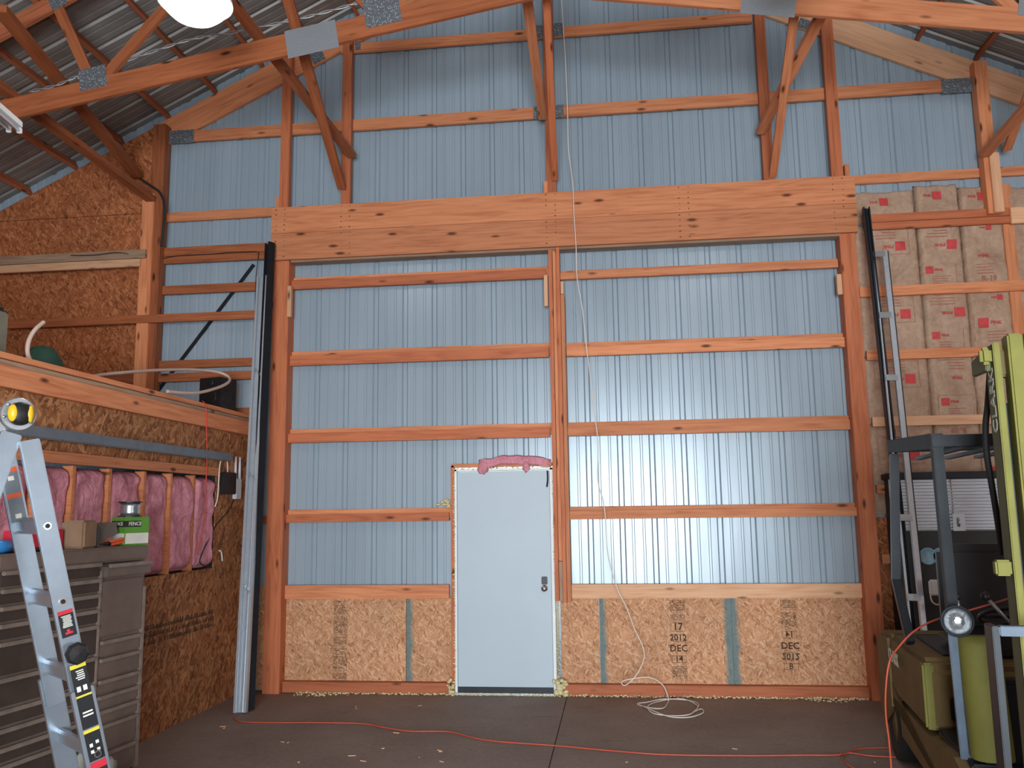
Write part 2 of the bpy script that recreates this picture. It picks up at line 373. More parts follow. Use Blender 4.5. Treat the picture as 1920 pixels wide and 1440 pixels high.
# other walls (behind and beside the camera)
S(obj('wall_left', box((XL-.1, YR, 0), (XL, 0, roofz(XL)+.0)), 'osb_side'))
S(obj('wall_right', box((XR, YR, 0), (XR+.1, 0, roofz(XR))), 'osb_side'))
DOX0, DOX1, DOZ = .9, 4.3, 3.05
bm = bmesh.new()
for a, b, z0 in ((XL, DOX0, 0), (DOX0, DOX1, DOZ), (DOX1, XR, 0)):
    segs = [a] + ([RIDX] if a < RIDX < b else []) + [b]
    for p, q in zip(segs, segs[1:]): prism_bm([(p, z0), (q, z0), (q, roofz(q)), (p, roofz(p))], 'y', YR-.1, YR, bm)
S(obj('wall_rear', bm, 'osb_dark'))
# roof sheets, ribs running up the slope
bm = bmesh.new(); rp = rib_profile(YR-.1, .06, -.1, .022, .004)
for sgn, xe in ((-1, XL-.15), (1, XR+.15)):
    vs = [(bm.verts.new((RIDX, y, RIDZ+h)), bm.verts.new((xe, y, roofz(xe)+h))) for y, h in rp]
    for (a, b), (c, d) in zip(vs, vs[1:]): bm.faces.new((a, b, d, c) if sgn > 0 else (a, c, d, b))
S(obj('ceiling', bm, 'roof_steel'))

# unseen window with a glowing pane, added to brighten the ribbed silver panels
w1 = bpy.data.objects.new('added_window_1', None); COL.objects.link(w1); w1.location = (XR-.02, -8.6, 1.7); w1['kind'] = 'structure'
fb_ = bmesh.new()
for lo, hi in (((-.03, -1.5, -.8), (.01, 1.5, -.74)), ((-.03, -1.5, .74), (.01, 1.5, .8)), ((-.03, -1.5, -.74), (.01, -1.44, .74)), ((-.03, 1.44, -.74), (.01, 1.5, .74)), ((-.03, -.02, -.74), (.01, .02, .74))): bbox(fb_, lo, hi, .003)
obj('added_window_frame', fb_, 'white_paint', w1); obj('added_window_pane', box((-.004, -1.44, -.74), (.0, 1.44, .74)), 'added_glow_pane', w1)
# ---- framing helpers that read a board's edges off the wall plane
NG = {}
def rail(name, label, yf, th, pxl, pxr, ref, ytop, ybot, mat='lumber', cat='wall girt', group='framing boards of the end wall'):
    z1 = AY(ref, ytop, yf).z; z0 = AY(ref, ybot, yf).z; x0 = AY(pxl, (ytop+ybot)/2, yf).x; x1 = AY(pxr, (ytop+ybot)/2, yf).x
    return board(name, (x0, yf+th/2, (z0+z1)/2), (x1, yf+th/2, (z0+z1)/2), z1-z0, th, mat, label=label, cat=cat, group=group)
def post(name, label, yf, th, x0, x1, z0, z1, mat='lumber', cat='post', parent=None):
    return board(name, ((x0+x1)/2, yf+th/2, z0), ((x0+x1)/2, yf+th/2, z1), x1-x0, th, mat, up=(1, 0, 0), label=label, cat=cat, parent=parent)

# big header over the filled-in opening
HX0, HX1 = -1.19, 4.61; HZ0, HZM, HZ1 = 4.275, 4.555, 4.835
t_ = empty('header_beam', ((HX0+HX1)/2, -.19, HZ0), 'long wide orange wooden header of two stacked planks above the blocked-up opening', 'beam')
for nm, z0, z1 in (('upper_plank', HZM+.0015, HZ1), ('lower_plank', HZ0, HZM-.0015)):
    board(nm, (HX0, -.19, (z0+z1)/2), (HX1, -.19, (z0+z1)/2), z1-z0, .04, 'lumber', parent=t_)
    bmn = bmesh.new()
    for cx in (HX0+.1, -.4, 1.70, 3.0, HX1-.16):
        for k in range(5):
            for dx in (-.045, .045): bbox(bmn, (cx+dx-.004+random.uniform(-.01, .01), -.212, z0+.03+k*.055), (cx+dx+.004, -.2095, z0+.038+k*.055))
    o = obj('nail_heads', bmn, 'black_ink', t_.children[-1] if False else None); o.parent = t_; o.matrix_local = parent_inv(t_); o['kind'] = 'stuff'
board('soffit_plank', (HX0+.2, -.105, HZ0-.02+.018), (HX1-.15, -.105, HZ0-.02+.018), .036, .125, 'lumber_grey', parent=t_, up=(0, 0, 1))
# jamb posts of the opening
LX0, LX1, RXa, RXb = -1.17, -1.0, 4.445, 4.59
post('jamb_post', 'thick wooden post at the left side of the opening, beside the leaning door tracks', -.17, .165, LX0, LX1, .0, HZ0, 'lumber_red')
post('jamb_post', 'thick wooden post at the right side of the opening, next to the kraft insulation', -.17, .165, RXa, RXb, .0, HZ0, 'lumber_red')
# centre post built of four planks, cut off above the right edge of the door
cp = empty('centre_post', (1.73, -.1, .85), 'tall built-up centre post of parallel boards hanging beside the white door', 'post')
for i, (x0, x1, z0, z1, m, yf) in enumerate(((1.660, 1.697, .86, 4.275, 'lumber_red', -.165), (1.701, 1.732, 1.23, 4.275, 'lumber', -.148), (1.701, 1.732, .86, 1.225, 'lumber_grey', -.148), (1.736, 1.771, .85, 4.275, 'lumber_red', -.18), (1.774, 1.810, .85, 3.80, 'lumber', -.165))):
    post('plank', None, yf, .13+random.uniform(0, .01), x0, x1, z0, z1, m, None, parent=cp)
post('plank', None, -.16, .1, 1.776, 1.804, 3.805, 3.93, 'lumber_pale', None, parent=cp)
# small pale blocks nailed beside posts
for lab, px, y0, y1, w in (('short pale wood block nailed on the inner side of the left jamb post', 543, 536, 594, .04), ('short pale wood block nailed left of the centre post near its top', 1023, 516, 574, .035), ('short pale wood block nailed on the inner side of the right jamb post', 1573, 514, 552, .045)):
    a = AY(px, y0, -.2); b = AY(px, y1, -.2)
    board('wood_block', (a.x, -.18, b.z), (a.x, -.18, a.z), w, .05, 'lumber_pale', up=(1, 0, 0), label=lab, cat='wood block')

# horizontal boards inside the opening: a back board and a lower front strip each
def twin(label, bay, pxl, pxr, ref, yt, ym, yb, split):
    g = 'pairs of boards across the filled-in opening'
    e = empty('wall_girt', (AY(pxl, yt, -.06).x, -.05, AY(ref, yb, -.09).z), label, 'wall girt', g)
    z2 = AY(ref, yt, -.055).z; z1 = AY(ref, ym, -.09).z; z0 = AY(ref, yb, -.09).z; xa = AY(pxl, ym, -.09).x; xb = AY(pxr, ym, -.09).x
    board('back_board', (xa-.02, -.022, (z2+z0+.03)/2), (xb+.02, -.022, (z2+z0+.03)/2), z2-z0-.03, .036, 'lumber', parent=e)
    board('front_board', (xa, -.066, (z1+z0)/2), (xb, -.066, (z1+z0)/2), z1-z0, .05, 'lumber_red' if bay == 0 else 'lumber', parent=e)
for nm, L, R in (('top', (545, 1024, 800, 509, 514, 531), (1050, 1572, 1300, 496, 500, 513)),
                 ('second from top', (541, 1029, 800, 650, 658, 677), (1062, 1584, 1300, 634, 642, 660)),
                 ('third from top', (536, 1031, 700, 801, 809, 827), (1064, 1594, 1300, 786, 794, 812)),
                 ('lowest thin', (531, 842, 700, 954, 963, 978), (1067, 1607, 1300, 947, 955, 971))):
    twin('%s pair of horizontal boards in the left half of the opening' % nm, 0, *L, None)
    twin('%s pair of horizontal boards in the right half of the opening' % nm, 1, *R, None)
rail('wall_girt', 'wide horizontal board capping the lower wood panels left of the white door', -.075, .04, 528, 842, 700, 1097, 1123)
rail('wall_girt', 'wide pale horizontal board capping the lower wood panels right of the white door', -.075, .04, 1072, 1618, 1300, 1095, 1122, 'lumber_pale')
# sill planks on the floor
for lab, a, b in (('wooden sill plank on the floor under the panel left of the door', LX1, .655), ('wooden sill plank on the floor under the panels right of the door', 1.70, 4.445)):
    board('sill_plank', (a+.01, -.075, .055), (b-.005, -.075, .055), .10, .085, 'lumber_red', label=lab, cat='sill plank')

# lower OSB panels with stamps and blue edges
def osb_panel(x0, x1, z0, z1, label, stamp=None, edges=(), yf=-.034, mat='osb', name='osb_panel', cx=None):
    o = obj(name, box((0, 0, 0), (x1-x0, .014, z1-z0), .001), mat, loc=(x0, yf, z0)); tag(o, label, 'wood panel', 'oriented strand board panels')
    for ex, nm_ in zip(edges, ('spray_a', 'spray_b')): o[nm_] = float(ex-x0+10)
    if stamp:
        bm = bmesh.new(); z = z1-z0-.045
        for s, h, flip, boxed in stamp:
            if s == '#':                      # dense block of illegible fine print
                for k in range(int(h/.012)):
                    xx = -.062
                    while xx < .06:
                        w = random.uniform(.006, .02)
                        if random.random() < .85: flat_bm(bm, xx, z-k*.012, min(xx+w, .064), z-k*.012-random.uniform(.003, .008))
                        xx += w+.004
                outline_bm(bm, -.068, z-h-.004, .068, z+.006, .0018); z -= h+.03
            else:
                mt = Matrix.Translation((0, 0, z-h*.45)) @ Matrix.Diagonal((-1 if flip == 'm' else 1, 1, -1 if flip == 'v' else 1, 1))
                text_bm(s, h*1.5, .001, bm, mt)
                if boxed: outline_bm(bm, -.066, z-h*1.1, .066, z+h*.2, .003)
                z -= h+.042
        s_ = obj('stamp', bm, 'black_ink', o, loc=((cx if cx is not None else (x0+x1)/2)-x0, -.0012, 0))
    return o
PZ0, PZ1 = .105, .895
osb_panel(LX1, .205, PZ0, PZ1, 'flaky wood panel with dark stamp column, left end under the opening', [('#', .12, '', 0), ('#', .16, '', 0), ('#', .08, '', 0), ('#', .2, '', 0), ('#', .06, '', 0)], (), cx=AY(638, 1200, -.034).x)
osb_panel(.21, .655, PZ0, PZ1, 'narrow plain wood panel directly left of the white door', None, (.21,))
osb_panel(1.70, 2.06, PZ0, PZ1, 'narrow plain wood panel directly right of the white door', None, ())
osb_panel(2.065, 3.275, PZ0, PZ1, 'wood panel stamped 2012 DEC in the middle of the right half', [('#', .10, '', 0), ('#', .05, '', 0), ('17', .06, '', 1), ('2012', .052, '', 1), ('DEC', .056, '', 0), ('14', .05, '', 1), ('#', .1, '', 0)], (2.065, 3.275), cx=AY(1272, 1200, -.034).x)
osb_panel(3.28, 4.445, PZ0, PZ1, 'wood panel with upside-down stamps at the right end of the opening', [('#', .08, '', 0), ('#', .14, '', 0), ('14', .05, 'm', 1), ('DEC', .056, 'v', 0), ('2012', .052, 'v', 1), ('B', .045, '', 1)], (3.28,), cx=AY(1481, 1200, -.034).x)

# white steel door with frame
d = empty('door_1', (.71, -.07, 0), None, None); d['kind'] = 'structure'
def dpart(name, lo, hi, mat, bev=.002, par=None):
    o = obj(name, box(lo, hi, bev), mat); o.parent = par or d; o.matrix_local = parent_inv(par or d); return o
slab = dpart('door_slab', (.722, -.085, .07), (1.622, -.04, 2.085), 'door_paint')
dpart('sweep', (.722, -.088, .022), (1.622, -.045, .068), 'dark_or_shaded_steel')
fr = bmesh.new()
for lo, hi in (((.695, -.095, 0), (.718, .0, 2.11)), ((1.626, -.095, 0), (1.655, .0, 2.11)), ((.695, -.095, 2.09), (1.655, .0, 2.115))): bbox(fr, lo, hi, .002)
o = obj('door_frame', fr, 'white_paint'); o.parent = d; o.matrix_local = parent_inv(d)
dpart('threshold', (.66, -.12, 0), (1.66, .0, .02), 'bracket_steel')
lk = AY(1021, 1090, -.09); zt = AY(1021, 1081, -.09).z; zb = AY(1021, 1096, -.09).z
lockp = dpart('lock_plate', (lk.x-.028, -.105, zb), (lk.x+.028, -.085, zt), 'black_plastic', .006)
bm = lathe_bm([(.0, .0), (.03, .0), (.03, .012), (.012, .016), (.012, .04), (.026, .048), (.03, .062), (.022, .074), (0, .078)], 24)
kn = obj('door_knob', bm, 'chrome', None, True); kn.parent = d; kn.matrix_local = parent_inv(d) @ Matrix.Translation((lk.x, -.085, AY(1021, 1103, -.09).z)) @ Matrix.Rotation(PI/2, 4, 'X')
seal = obj('loose_weatherstrip', tube_bm(spline([(1.605, -.092, 2.08), (1.607, -.096, 2.0), (1.6, -.1, 1.94), (1.597, -.1, 1.925)], 5), .008), 'black_rubber', None, True); seal.parent = d; seal.matrix_local = parent_inv(d)
# rough wood trim beside the door
post('trim_1', None, -.075, .07, .655, .69, 0, 2.15, 'lumber_red', None)['kind'] = 'structure'
board('trim_2', (.66, -.04, 2.145), (1.65, -.04, 2.145), .035, .07, 'lumber', )['kind'] = 'structure'

# expanding foam along door and floor
def blobs(name, pts, r0, r1, mat, n_per=1):
    bm = bmesh.new()
    for p in pts:
        for _ in range(n_per):
            r = random.uniform(r0, r1); c = Vector(p)+Vector([random.uniform(-1, 1)*r*.8 for _ in range(3)])
            k = bmesh.ops.create_icosphere(bm, subdivisions=1, radius=r)['verts']
            for v in k:
                v.co *= 1+.35*noise.noise(v.co*60+c*9); v.co.z *= .8; v.co += c; v.co.z = max(v.co.z, .0005)
    o = obj(name, bm, mat, None, True); o['kind'] = 'stuff'; return o
pts = []
x = LX1+.15
while x < 4.42:
    if random.random() < .8: pts.append((x, -.122-random.uniform(0, .012), .006))
    x += .010
pts += [(x_, -.14, .01) for x_ in (.0, .56, .6, .64, .67, 1.66, 1.69, 1.72, 1.74, 2.1, 3.4, 3.45, 3.5, 4.1)]
tag(blobs('foam_bead', pts, .006, .014, 'foam'), 'pale expanding foam bead squeezed out along the foot of the sill planks', 'foam')
pts = [(1.665+.004*math.sin(z*31)+random.uniform(0, .02), -.1, z) for z in [k*.013 for k in range(2, 65)]] + [(1.66, -.105, .86+k*.02) for k in range(60)]
pts += [(.692+random.uniform(-.006, .004), -.1, k*.02) for k in range(3, 105)] + [(.69+k*.02, -.1, 2.118+random.uniform(-.004, .008)) for k in range(48)]
tag(blobs('foam_bead', pts, .005, .012, 'foam'), 'pale yellow expanding foam filling the gap around the white door frame', 'foam')
tag(blobs('foam_lump', [(1.69+random.uniform(-.04, .05), -.135, random.uniform(.01, .14)) for _ in range(26)], .016, .03, 'foam'), 'fat foam lump at the lower right corner of the white door', 'foam', None)
tag(blobs('foam_lump', [(.66+random.uniform(-.03, .03), -.135, random.uniform(.01, .15)) for _ in range(20)], .012, .024, 'foam'), 'fat foam lump at the lower left corner of the white door', 'foam', None)
tag(blobs('foam_lump', [(.64-.028*k*random.random(), -.045, 1.755+.018*(6-k)*random.random()) for k in range(1, 6) for _ in range(5)], .01, .022, 'foam'), 'wedge of foam on the board left of the white door', 'foam', None)
# crumbs on the floor in front of the wall
for lab, px, py in (('foam crumbs scattered on the concrete left of the door', 590, 1303), ('foam crumbs scattered on the concrete at the right of the door', 1560, 1310)):
    c = AZ(px, py, 0); c.y = min(c.y, -.2)
    tag(blobs('foam_crumbs', [(c.x+random.gauss(0, .1), c.y+random.gauss(0, .025)-.01, .005) for _ in range(26)], .006, .016, 'foam'), lab, 'foam crumbs')
bm = bmesh.new()
for px, py in ((667, 1325), (668, 1329), (787, 1324), (743, 1375), (530, 1392), (824, 1408), (826, 1410), (660, 1418), (718, 1404), (786, 1421), (828, 1429), (681, 1428), (560, 1430), (1378, 1405), (420, 1366), (418, 1363), (540, 1393), (1175, 1430), (1640, 1430)):
    c = AZ(px, py, 0); a = random.uniform(0, PI); dd = Vector((math.cos(a), math.sin(a)*.4, 0))*random.uniform(.008, .03)
    tube_bm([c-dd+Vector((0, 0, .003)), c+dd+Vector((0, 0, .004))], .0035, 5, bm)
tag(obj('wood_splinters', bm, 'lumber_pale'), 'tiny pale wood splinters scattered over the concrete floor', 'splinters', kind='stuff')

# pink wool tuft over the door
def wool(name, x0, x1, z0, z1, y0, thick, mat, label, nx=26, nz=14, amp=.03, parent=None, arch=0, cat='insulation', group=None, plane='y', seed=0, sharp=3.2):
    bm = bmesh.new(); g = {}
    for s in (0, 1):
        for i in range(nx+1):
            for j in range(nz+1):
                u, w = i/nx, j/nz; edge = min(u, 1-u, w, 1-w)*2; e = min(1, edge*sharp)**.5
                X = x0+(x1-x0)*u; Z = z0+(z1-z0)*w; Z += arch*(1-(2*u-1)**2)
                nn = noise.fractal(Vector((X*4+seed, Z*4, seed*1.7)), 1, 2, 4)
                jj = 1 if sharp < 5 else .3; X2 = X+.012*jj*noise.noise(Vector((Z*9, seed, 1)))*(1 if edge < .3 else 0); Z2 = Z+.02*(1 if sharp < 5 or w > .9 and z1 > 4.6 else 0)*noise.noise(Vector((X*9, seed, 4)))
                dpt = (thick*e+amp*nn*e) if s == 0 else 0
                g[s, i, j] = bm.verts.new((X2, y0-dpt, Z2) if plane == 'y' else (y0+dpt, X2, Z2))
    for i in range(nx):
        for j in range(nz):
            for s in (0, 1): q = (g[s, i, j], g[s, i+1, j], g[s, i+1, j+1], g[s, i, j+1]); bm.faces.new(q if s == 0 else q[::-1])
    for i in range(nx):
        for j in (0, nz): bm.faces.new((g[0, i, j], g[1, i, j], g[1, i+1, j], g[0, i+1, j]))
    for j in range(nz):
        for i in (0, nx): bm.faces.new((g[0, i, j], g[0, i, j+1], g[1, i, j+1], g[1, i, j]))
    bmesh.ops.recalc_face_normals(bm, faces=bm.faces)
    o = obj(name, bm, mat, parent, True)
    if label: tag(o, label, cat, group)
    return o
wl = wool('insulation_tuft', .93, 1.64, 2.10, 2.2, -.03, .07, 'pink_wool', 'pink fluffy insulation tuft draped over the top of the white door', arch=.04, amp=.02, nx=40, seed=3)
for xx, w, l in ((.98, .10, .12), (1.40, .07, .1)):
    bm = bmesh.new(); bmesh.ops.create_uvsphere(bm, u_segments=14, v_segments=10, radius=1)
    for v in bm.verts:
        k = 1+.35*noise.noise(v.co*2+Vector((xx*9, 0, 0))); v.co = Vector((xx+v.co.x*w/2*k, -.1+v.co.y*.02*k, 2.12+v.co.z*l/2*k))
    obj('hanging_shred', bm, 'pink_wool', wl, True)

# ---- gable framing above the header
GZ = 'boards of the gable framing'
rail('gable_girt', 'long horizontal gable board with metal plates at both ends, lower of the two', -.087, .038, 311, 1838, 1000, 201, 222, group=None, cat='gable girt')
rail('gable_girt', 'long horizontal gable board near the peak, upper of the two', -.087, .038, 640, 1412, 1000, 54, 72, group=None, cat='gable girt')
rail('gable_girt', 'thin horizontal board left of the header, below the slanted rafter foot', -.06, .04, 303, 512, 400, 394, 411, cat='gable girt', group=None)
rail('gable_girt', 'thin horizontal board running right from the header top above the kraft insulation', -.046, .04, 1598, 1935, 1750, 320, 337, cat='gable girt', group=None)
# sloping end rafters
yr = -.026
def slope_board(name, xa, xb, ztop_off, depth, y, th, mat, label=None, cat=None, parent=None, sl=None, z_of=None):
    z_of = z_of or (lambda x: roofz(x)-ztop_off); a = Vector((xa, y, z_of(xa))); b = Vector((xb, y, z_of(xb))); dirv = (b-a).normalized(); nrm = Vector((-dirv.z, 0, dirv.x))
    if nrm.z < 0: nrm = -nrm
    return board(name, a-nrm*depth/2, b-nrm*depth/2, depth, th, mat, up=nrm, parent=parent, label=label, cat=cat)
slope_board('end_rafter', -2.6, RIDX-.12, .115, .275, yr, .038, 'lumber', 'wide slanted rafter board rising to the peak against the siding, left slope', 'rafter')
slope_board('end_rafter', 6.9, RIDX+.12, .115, .27, yr, .038, 'lumber_pale', 'wide pale slanted rafter board against the siding, right slope', 'rafter')
def plate(px0, px1, py0, py1, y, parent=None, mat='tooth_plate', ang=0, name='connector_plate'):
    a = AY(px0, py0, y); b = AY(px1, py1, y); c = (a+b)/2; w, h = abs(b.x-a.x), abs(a.z-b.z)
    o = obj(name, box((-w/2, -.0015, -h/2), (w/2, .0015, h/2)), mat); m = Matrix.Translation((c.x, y, c.z)) @ Matrix.Rotation(ang, 4, 'Y')
    if parent: o.parent = parent; o.matrix_local = parent_inv(parent) @ m
    else: o.matrix_world = m
    return o
SA = math.atan(SL)
PL = 'toothed metal connector plates on the gable boards'
for lab, px0, px1, py0, py1, ang in (('perforated metal plate at the left foot of the end rafter', 312, 363, 246, 267, 0), ('perforated metal plate at the right end of the lower gable board', 1764, 1826, 149, 172, 0),
        ('small perforated metal plate left of the centre post on the lower gable board', 1000, 1018, 200, 222, 0), ('small perforated metal plate right of the centre post on the lower gable board', 1041, 1057, 197, 219, 0),
        ('small perforated metal plate left of the centre post on the upper gable board', 1003, 1018, 48, 70, 0), ('small perforated metal plate right of the centre post on the upper gable board', 1036, 1056, 44, 67, 0),
        ('perforated metal plate on the left rafter between the two paired posts', 583, 607, 96, 116, -SA), ('perforated metal plate on the pale right rafter beside a brace', 1496, 1519, 37, 52, SA), ('narrow perforated metal plate beside the second gable post', 666, 676, 78, 93, 0)):
    tag(plate(px0, px1, py0, py1, -.0895 if ang == 0 else -.0485, None, ang=ang), lab, 'metal plate', PL)
# gable posts
def gpost(label, pxt, pyt, pxb, pyb, yf=-.16, th=.07, w=.09, mat='lumber_red', z1=None, z0=None):
    a = AY(pxt, pyt, yf); b = AY(pxb, pyb, yf); x = (a.x+b.x)/2
    return post('gable_post', label, yf, th, x-w/2, x+w/2, z0 if z0 is not None else b.z, z1 if z1 is not None else a.z, mat, 'post')
gpost('first paired gable post, nearest the left end of the header', 537, 130, 533, 386, w=.1, z0=HZ1, z1=6.62)
gpost('second gable post right of the crossing braces, standing on the header', 651, 90, 648, 381, w=.1, z0=HZ1, z1=6.85)
gpost('slim gable post standing on the centre of the header', 1027, 10, 1033, 360, w=.1, z0=HZ1, z1=7.75)
gpost('gable post standing on the header right of centre, behind the slanted brace', 1422, 30, 1444, 333, w=.1, z0=HZ1, z1=7.05)
gpost('gable post standing at the right end of the header', 1549, 45, 1572, 330, w=.11, z0=HZ1, z1=6.55)
for lab, px, y0, y1 in (('short wood cleat beside the foot of the leftmost header post', 522, 366, 387), ('short wood cleat beside the foot of the rightmost header post', 1586, 306, 328), ('short wood cleat beside the foot of the centre gable post', 1023, 340, 362)):
    a = AY(px, y0, -.15); board('wood_cleat', (a.x, -.13, HZ1), (a.x, -.13, HZ1+.13), .04, .09, 'lumber', up=(1, 0, 0), label=lab, cat='wood cleat')
# tall corner posts either side
xa = AY(297, 300, -.17).x
post('wall_post', 'tall wooden wall post left of the opening, with a black cable running down it', -.17, .12, xa-.075, xa+.065, 2.7, 5.86, 'lumber_dark', 'post')
xb = AY(282, 430, -.2).x
post('wall_post', 'shorter post doubled onto the tall left wall post', -.21, .038, xb-.1, xb+.03, 2.7, 5.07, 'lumber', 'post')
x7 = AY(1843, 200, -.17).x
post('wall_post', 'tall wooden wall post on the right whose top meets the pale rafter', -.17, .12, x7-.04, x7+.075, 4.4, 5.93, 'lumber', 'post')
post('wood_splice', 'pale splice board nailed to the front of the right wall post', -.21, .038, x7+.0, x7+.085, 4.40, 4.98, 'lumber_pale', 'splice board')
post('wall_post', 'lower post standing between the kraft batts at the far right', -.071, .065, 5.965, 6.065, 0, 4.72, 'lumber', 'post')

# boards left of the opening
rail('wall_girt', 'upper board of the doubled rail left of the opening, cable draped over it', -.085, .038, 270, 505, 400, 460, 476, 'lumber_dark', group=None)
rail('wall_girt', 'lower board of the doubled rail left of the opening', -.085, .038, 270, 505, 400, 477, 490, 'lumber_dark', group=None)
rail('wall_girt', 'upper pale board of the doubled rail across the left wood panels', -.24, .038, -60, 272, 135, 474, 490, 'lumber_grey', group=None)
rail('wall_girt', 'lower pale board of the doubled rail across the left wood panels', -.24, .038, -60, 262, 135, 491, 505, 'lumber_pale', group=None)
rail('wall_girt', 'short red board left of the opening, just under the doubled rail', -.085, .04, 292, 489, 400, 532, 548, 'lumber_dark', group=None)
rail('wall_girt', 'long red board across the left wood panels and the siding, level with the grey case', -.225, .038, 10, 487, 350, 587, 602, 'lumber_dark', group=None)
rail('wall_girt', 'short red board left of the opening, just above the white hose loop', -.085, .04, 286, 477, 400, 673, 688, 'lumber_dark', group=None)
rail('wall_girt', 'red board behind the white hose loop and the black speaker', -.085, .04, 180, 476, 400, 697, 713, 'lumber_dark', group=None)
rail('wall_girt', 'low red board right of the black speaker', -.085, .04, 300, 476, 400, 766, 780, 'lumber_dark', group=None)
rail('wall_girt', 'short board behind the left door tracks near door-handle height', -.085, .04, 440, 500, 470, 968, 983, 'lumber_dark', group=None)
a = AY(476, 496, -.012); b = AY(292, 738, -.012)
board('steel_strap', a, b, .04, .004, 'dark_or_shaded_steel', label='dark diagonal steel strap on the siding left of the opening', cat='strap')
# OSB on the far left of the end wall
PX = AY(270, 430, -.05).x+.13
def poly_panel(label, pts, mat='osb_dark', y=-.05):
    bm = prism_bm([(p[0], p[1]) for p in pts], 'y', y, y+.012); return tag(obj('osb_panel', bm, mat), label, 'wood panel', 'oriented strand board panels')
zs = AY(130, 408, -.05).z
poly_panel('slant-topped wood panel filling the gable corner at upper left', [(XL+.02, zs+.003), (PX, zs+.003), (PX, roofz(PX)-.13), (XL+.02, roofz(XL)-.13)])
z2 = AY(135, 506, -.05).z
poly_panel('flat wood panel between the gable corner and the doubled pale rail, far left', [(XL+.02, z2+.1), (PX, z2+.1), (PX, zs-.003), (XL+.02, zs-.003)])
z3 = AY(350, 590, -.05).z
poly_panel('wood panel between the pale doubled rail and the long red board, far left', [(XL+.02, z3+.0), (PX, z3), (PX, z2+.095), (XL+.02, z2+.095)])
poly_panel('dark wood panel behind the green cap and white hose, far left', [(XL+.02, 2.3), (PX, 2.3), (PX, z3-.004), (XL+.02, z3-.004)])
# boards right of the opening
rail('wall_girt', 'upper board of the doubled rail above the kraft insulation', -.11, .038, 1618, 1895, 1750, 396, 411, 'lumber_red', group=None)
rail('wall_girt', 'lower board of the doubled rail above the kraft insulation', -.11, .038, 1620, 1897, 1750, 412, 425, 'lumber_red', group=None)
rail('wall_girt', 'pale doubled board end at the right edge, beyond the right post', -.15, .038, 1896, 1960, 1910, 388, 418, 'lumber_pale', group=None)
rail('wall_girt', 'horizontal board over the kraft batts, second below the header', -.11, .038, 1612, 1960, 1750, 532, 551, group=None)
rail('wall_girt', 'horizontal board over the kraft batts, level with the top of the forklift mast', -.11, .038, 1625, 1960, 1750, 653, 671, group=None)
rail('wall_girt', 'pale horizontal board over the kraft batts just above the forklift cage', -.11, .038, 1636, 1960, 1750, 779, 797, 'lumber_pale', group=None)
rail('wall_girt', 'stub of a board right of the right jamb post beside the forklift cage', -.11, .038, 1644, 1668, 1655, 909, 925, group=None)
rail('wall_girt', 'lower stub of a board right of the right jamb post', -.11, .038, 1654, 1670, 1660, 1039, 1057, group=None)

# kraft faced batts with red print
cols = [(4.60, 5.20), (5.201, 5.60), (5.601, 5.985), (6.0, 6.5)]
zr = [(4.41, 4.72), (3.715, 4.40), (3.105, 3.71), (2.47, 3.10), (1.62, 2.465)]
rowname = ['in the top row', 'in the second row from the top', 'in the third row from the top', 'in the row beside the mast top', 'in the row above the silver panel']
colname = ['leftmost', 'second', 'third', 'rightmost']
def print_bm(bm, cx, z, s, up, y, boxed=True):
    f = 1 if up else -1
    def T(dx, dz, mir=True): return Matrix.Translation((cx+f*dx*s, y, z+f*dz*s)) @ Matrix.Diagonal((f, 1, f, 1))
    sq = Matrix.Translation((cx-f*.07*s, y, z))
    x0 = cx-f*.10*s; flat = lambda a, b, c, d_, mi: flat_bm(bm, cx+f*a*s, z+f*b*s, cx+f*c*s, z+f*d_*s, y, mi=mi)
    flat(-.12, -.035, -.05, .035, 0)
    text_bm('PINK', .035*s, .001, bm, T(.0, .0), 0)
    for k in range(4): flat(-.06, -.06-.022*k, .06+random.uniform(-.03, .05), -.066-.022*k, 1)
    text_bm('R-19', .055*s, .001, bm, T(.02, -.17), 1)
    for k in range(5): flat(-.08, -.215-.018*k, .1, -.219-.018*k, 1)
    if boxed:
        for a, b, c, d_ in ((-.15, .06, .16, .0625), (-.15, -.135, .16, -.1325), (-.15, -.135, -.1475, .06), (.16, -.135, .1575, .06)): flat(a, b, c, d_, 2)
random.seed(11)
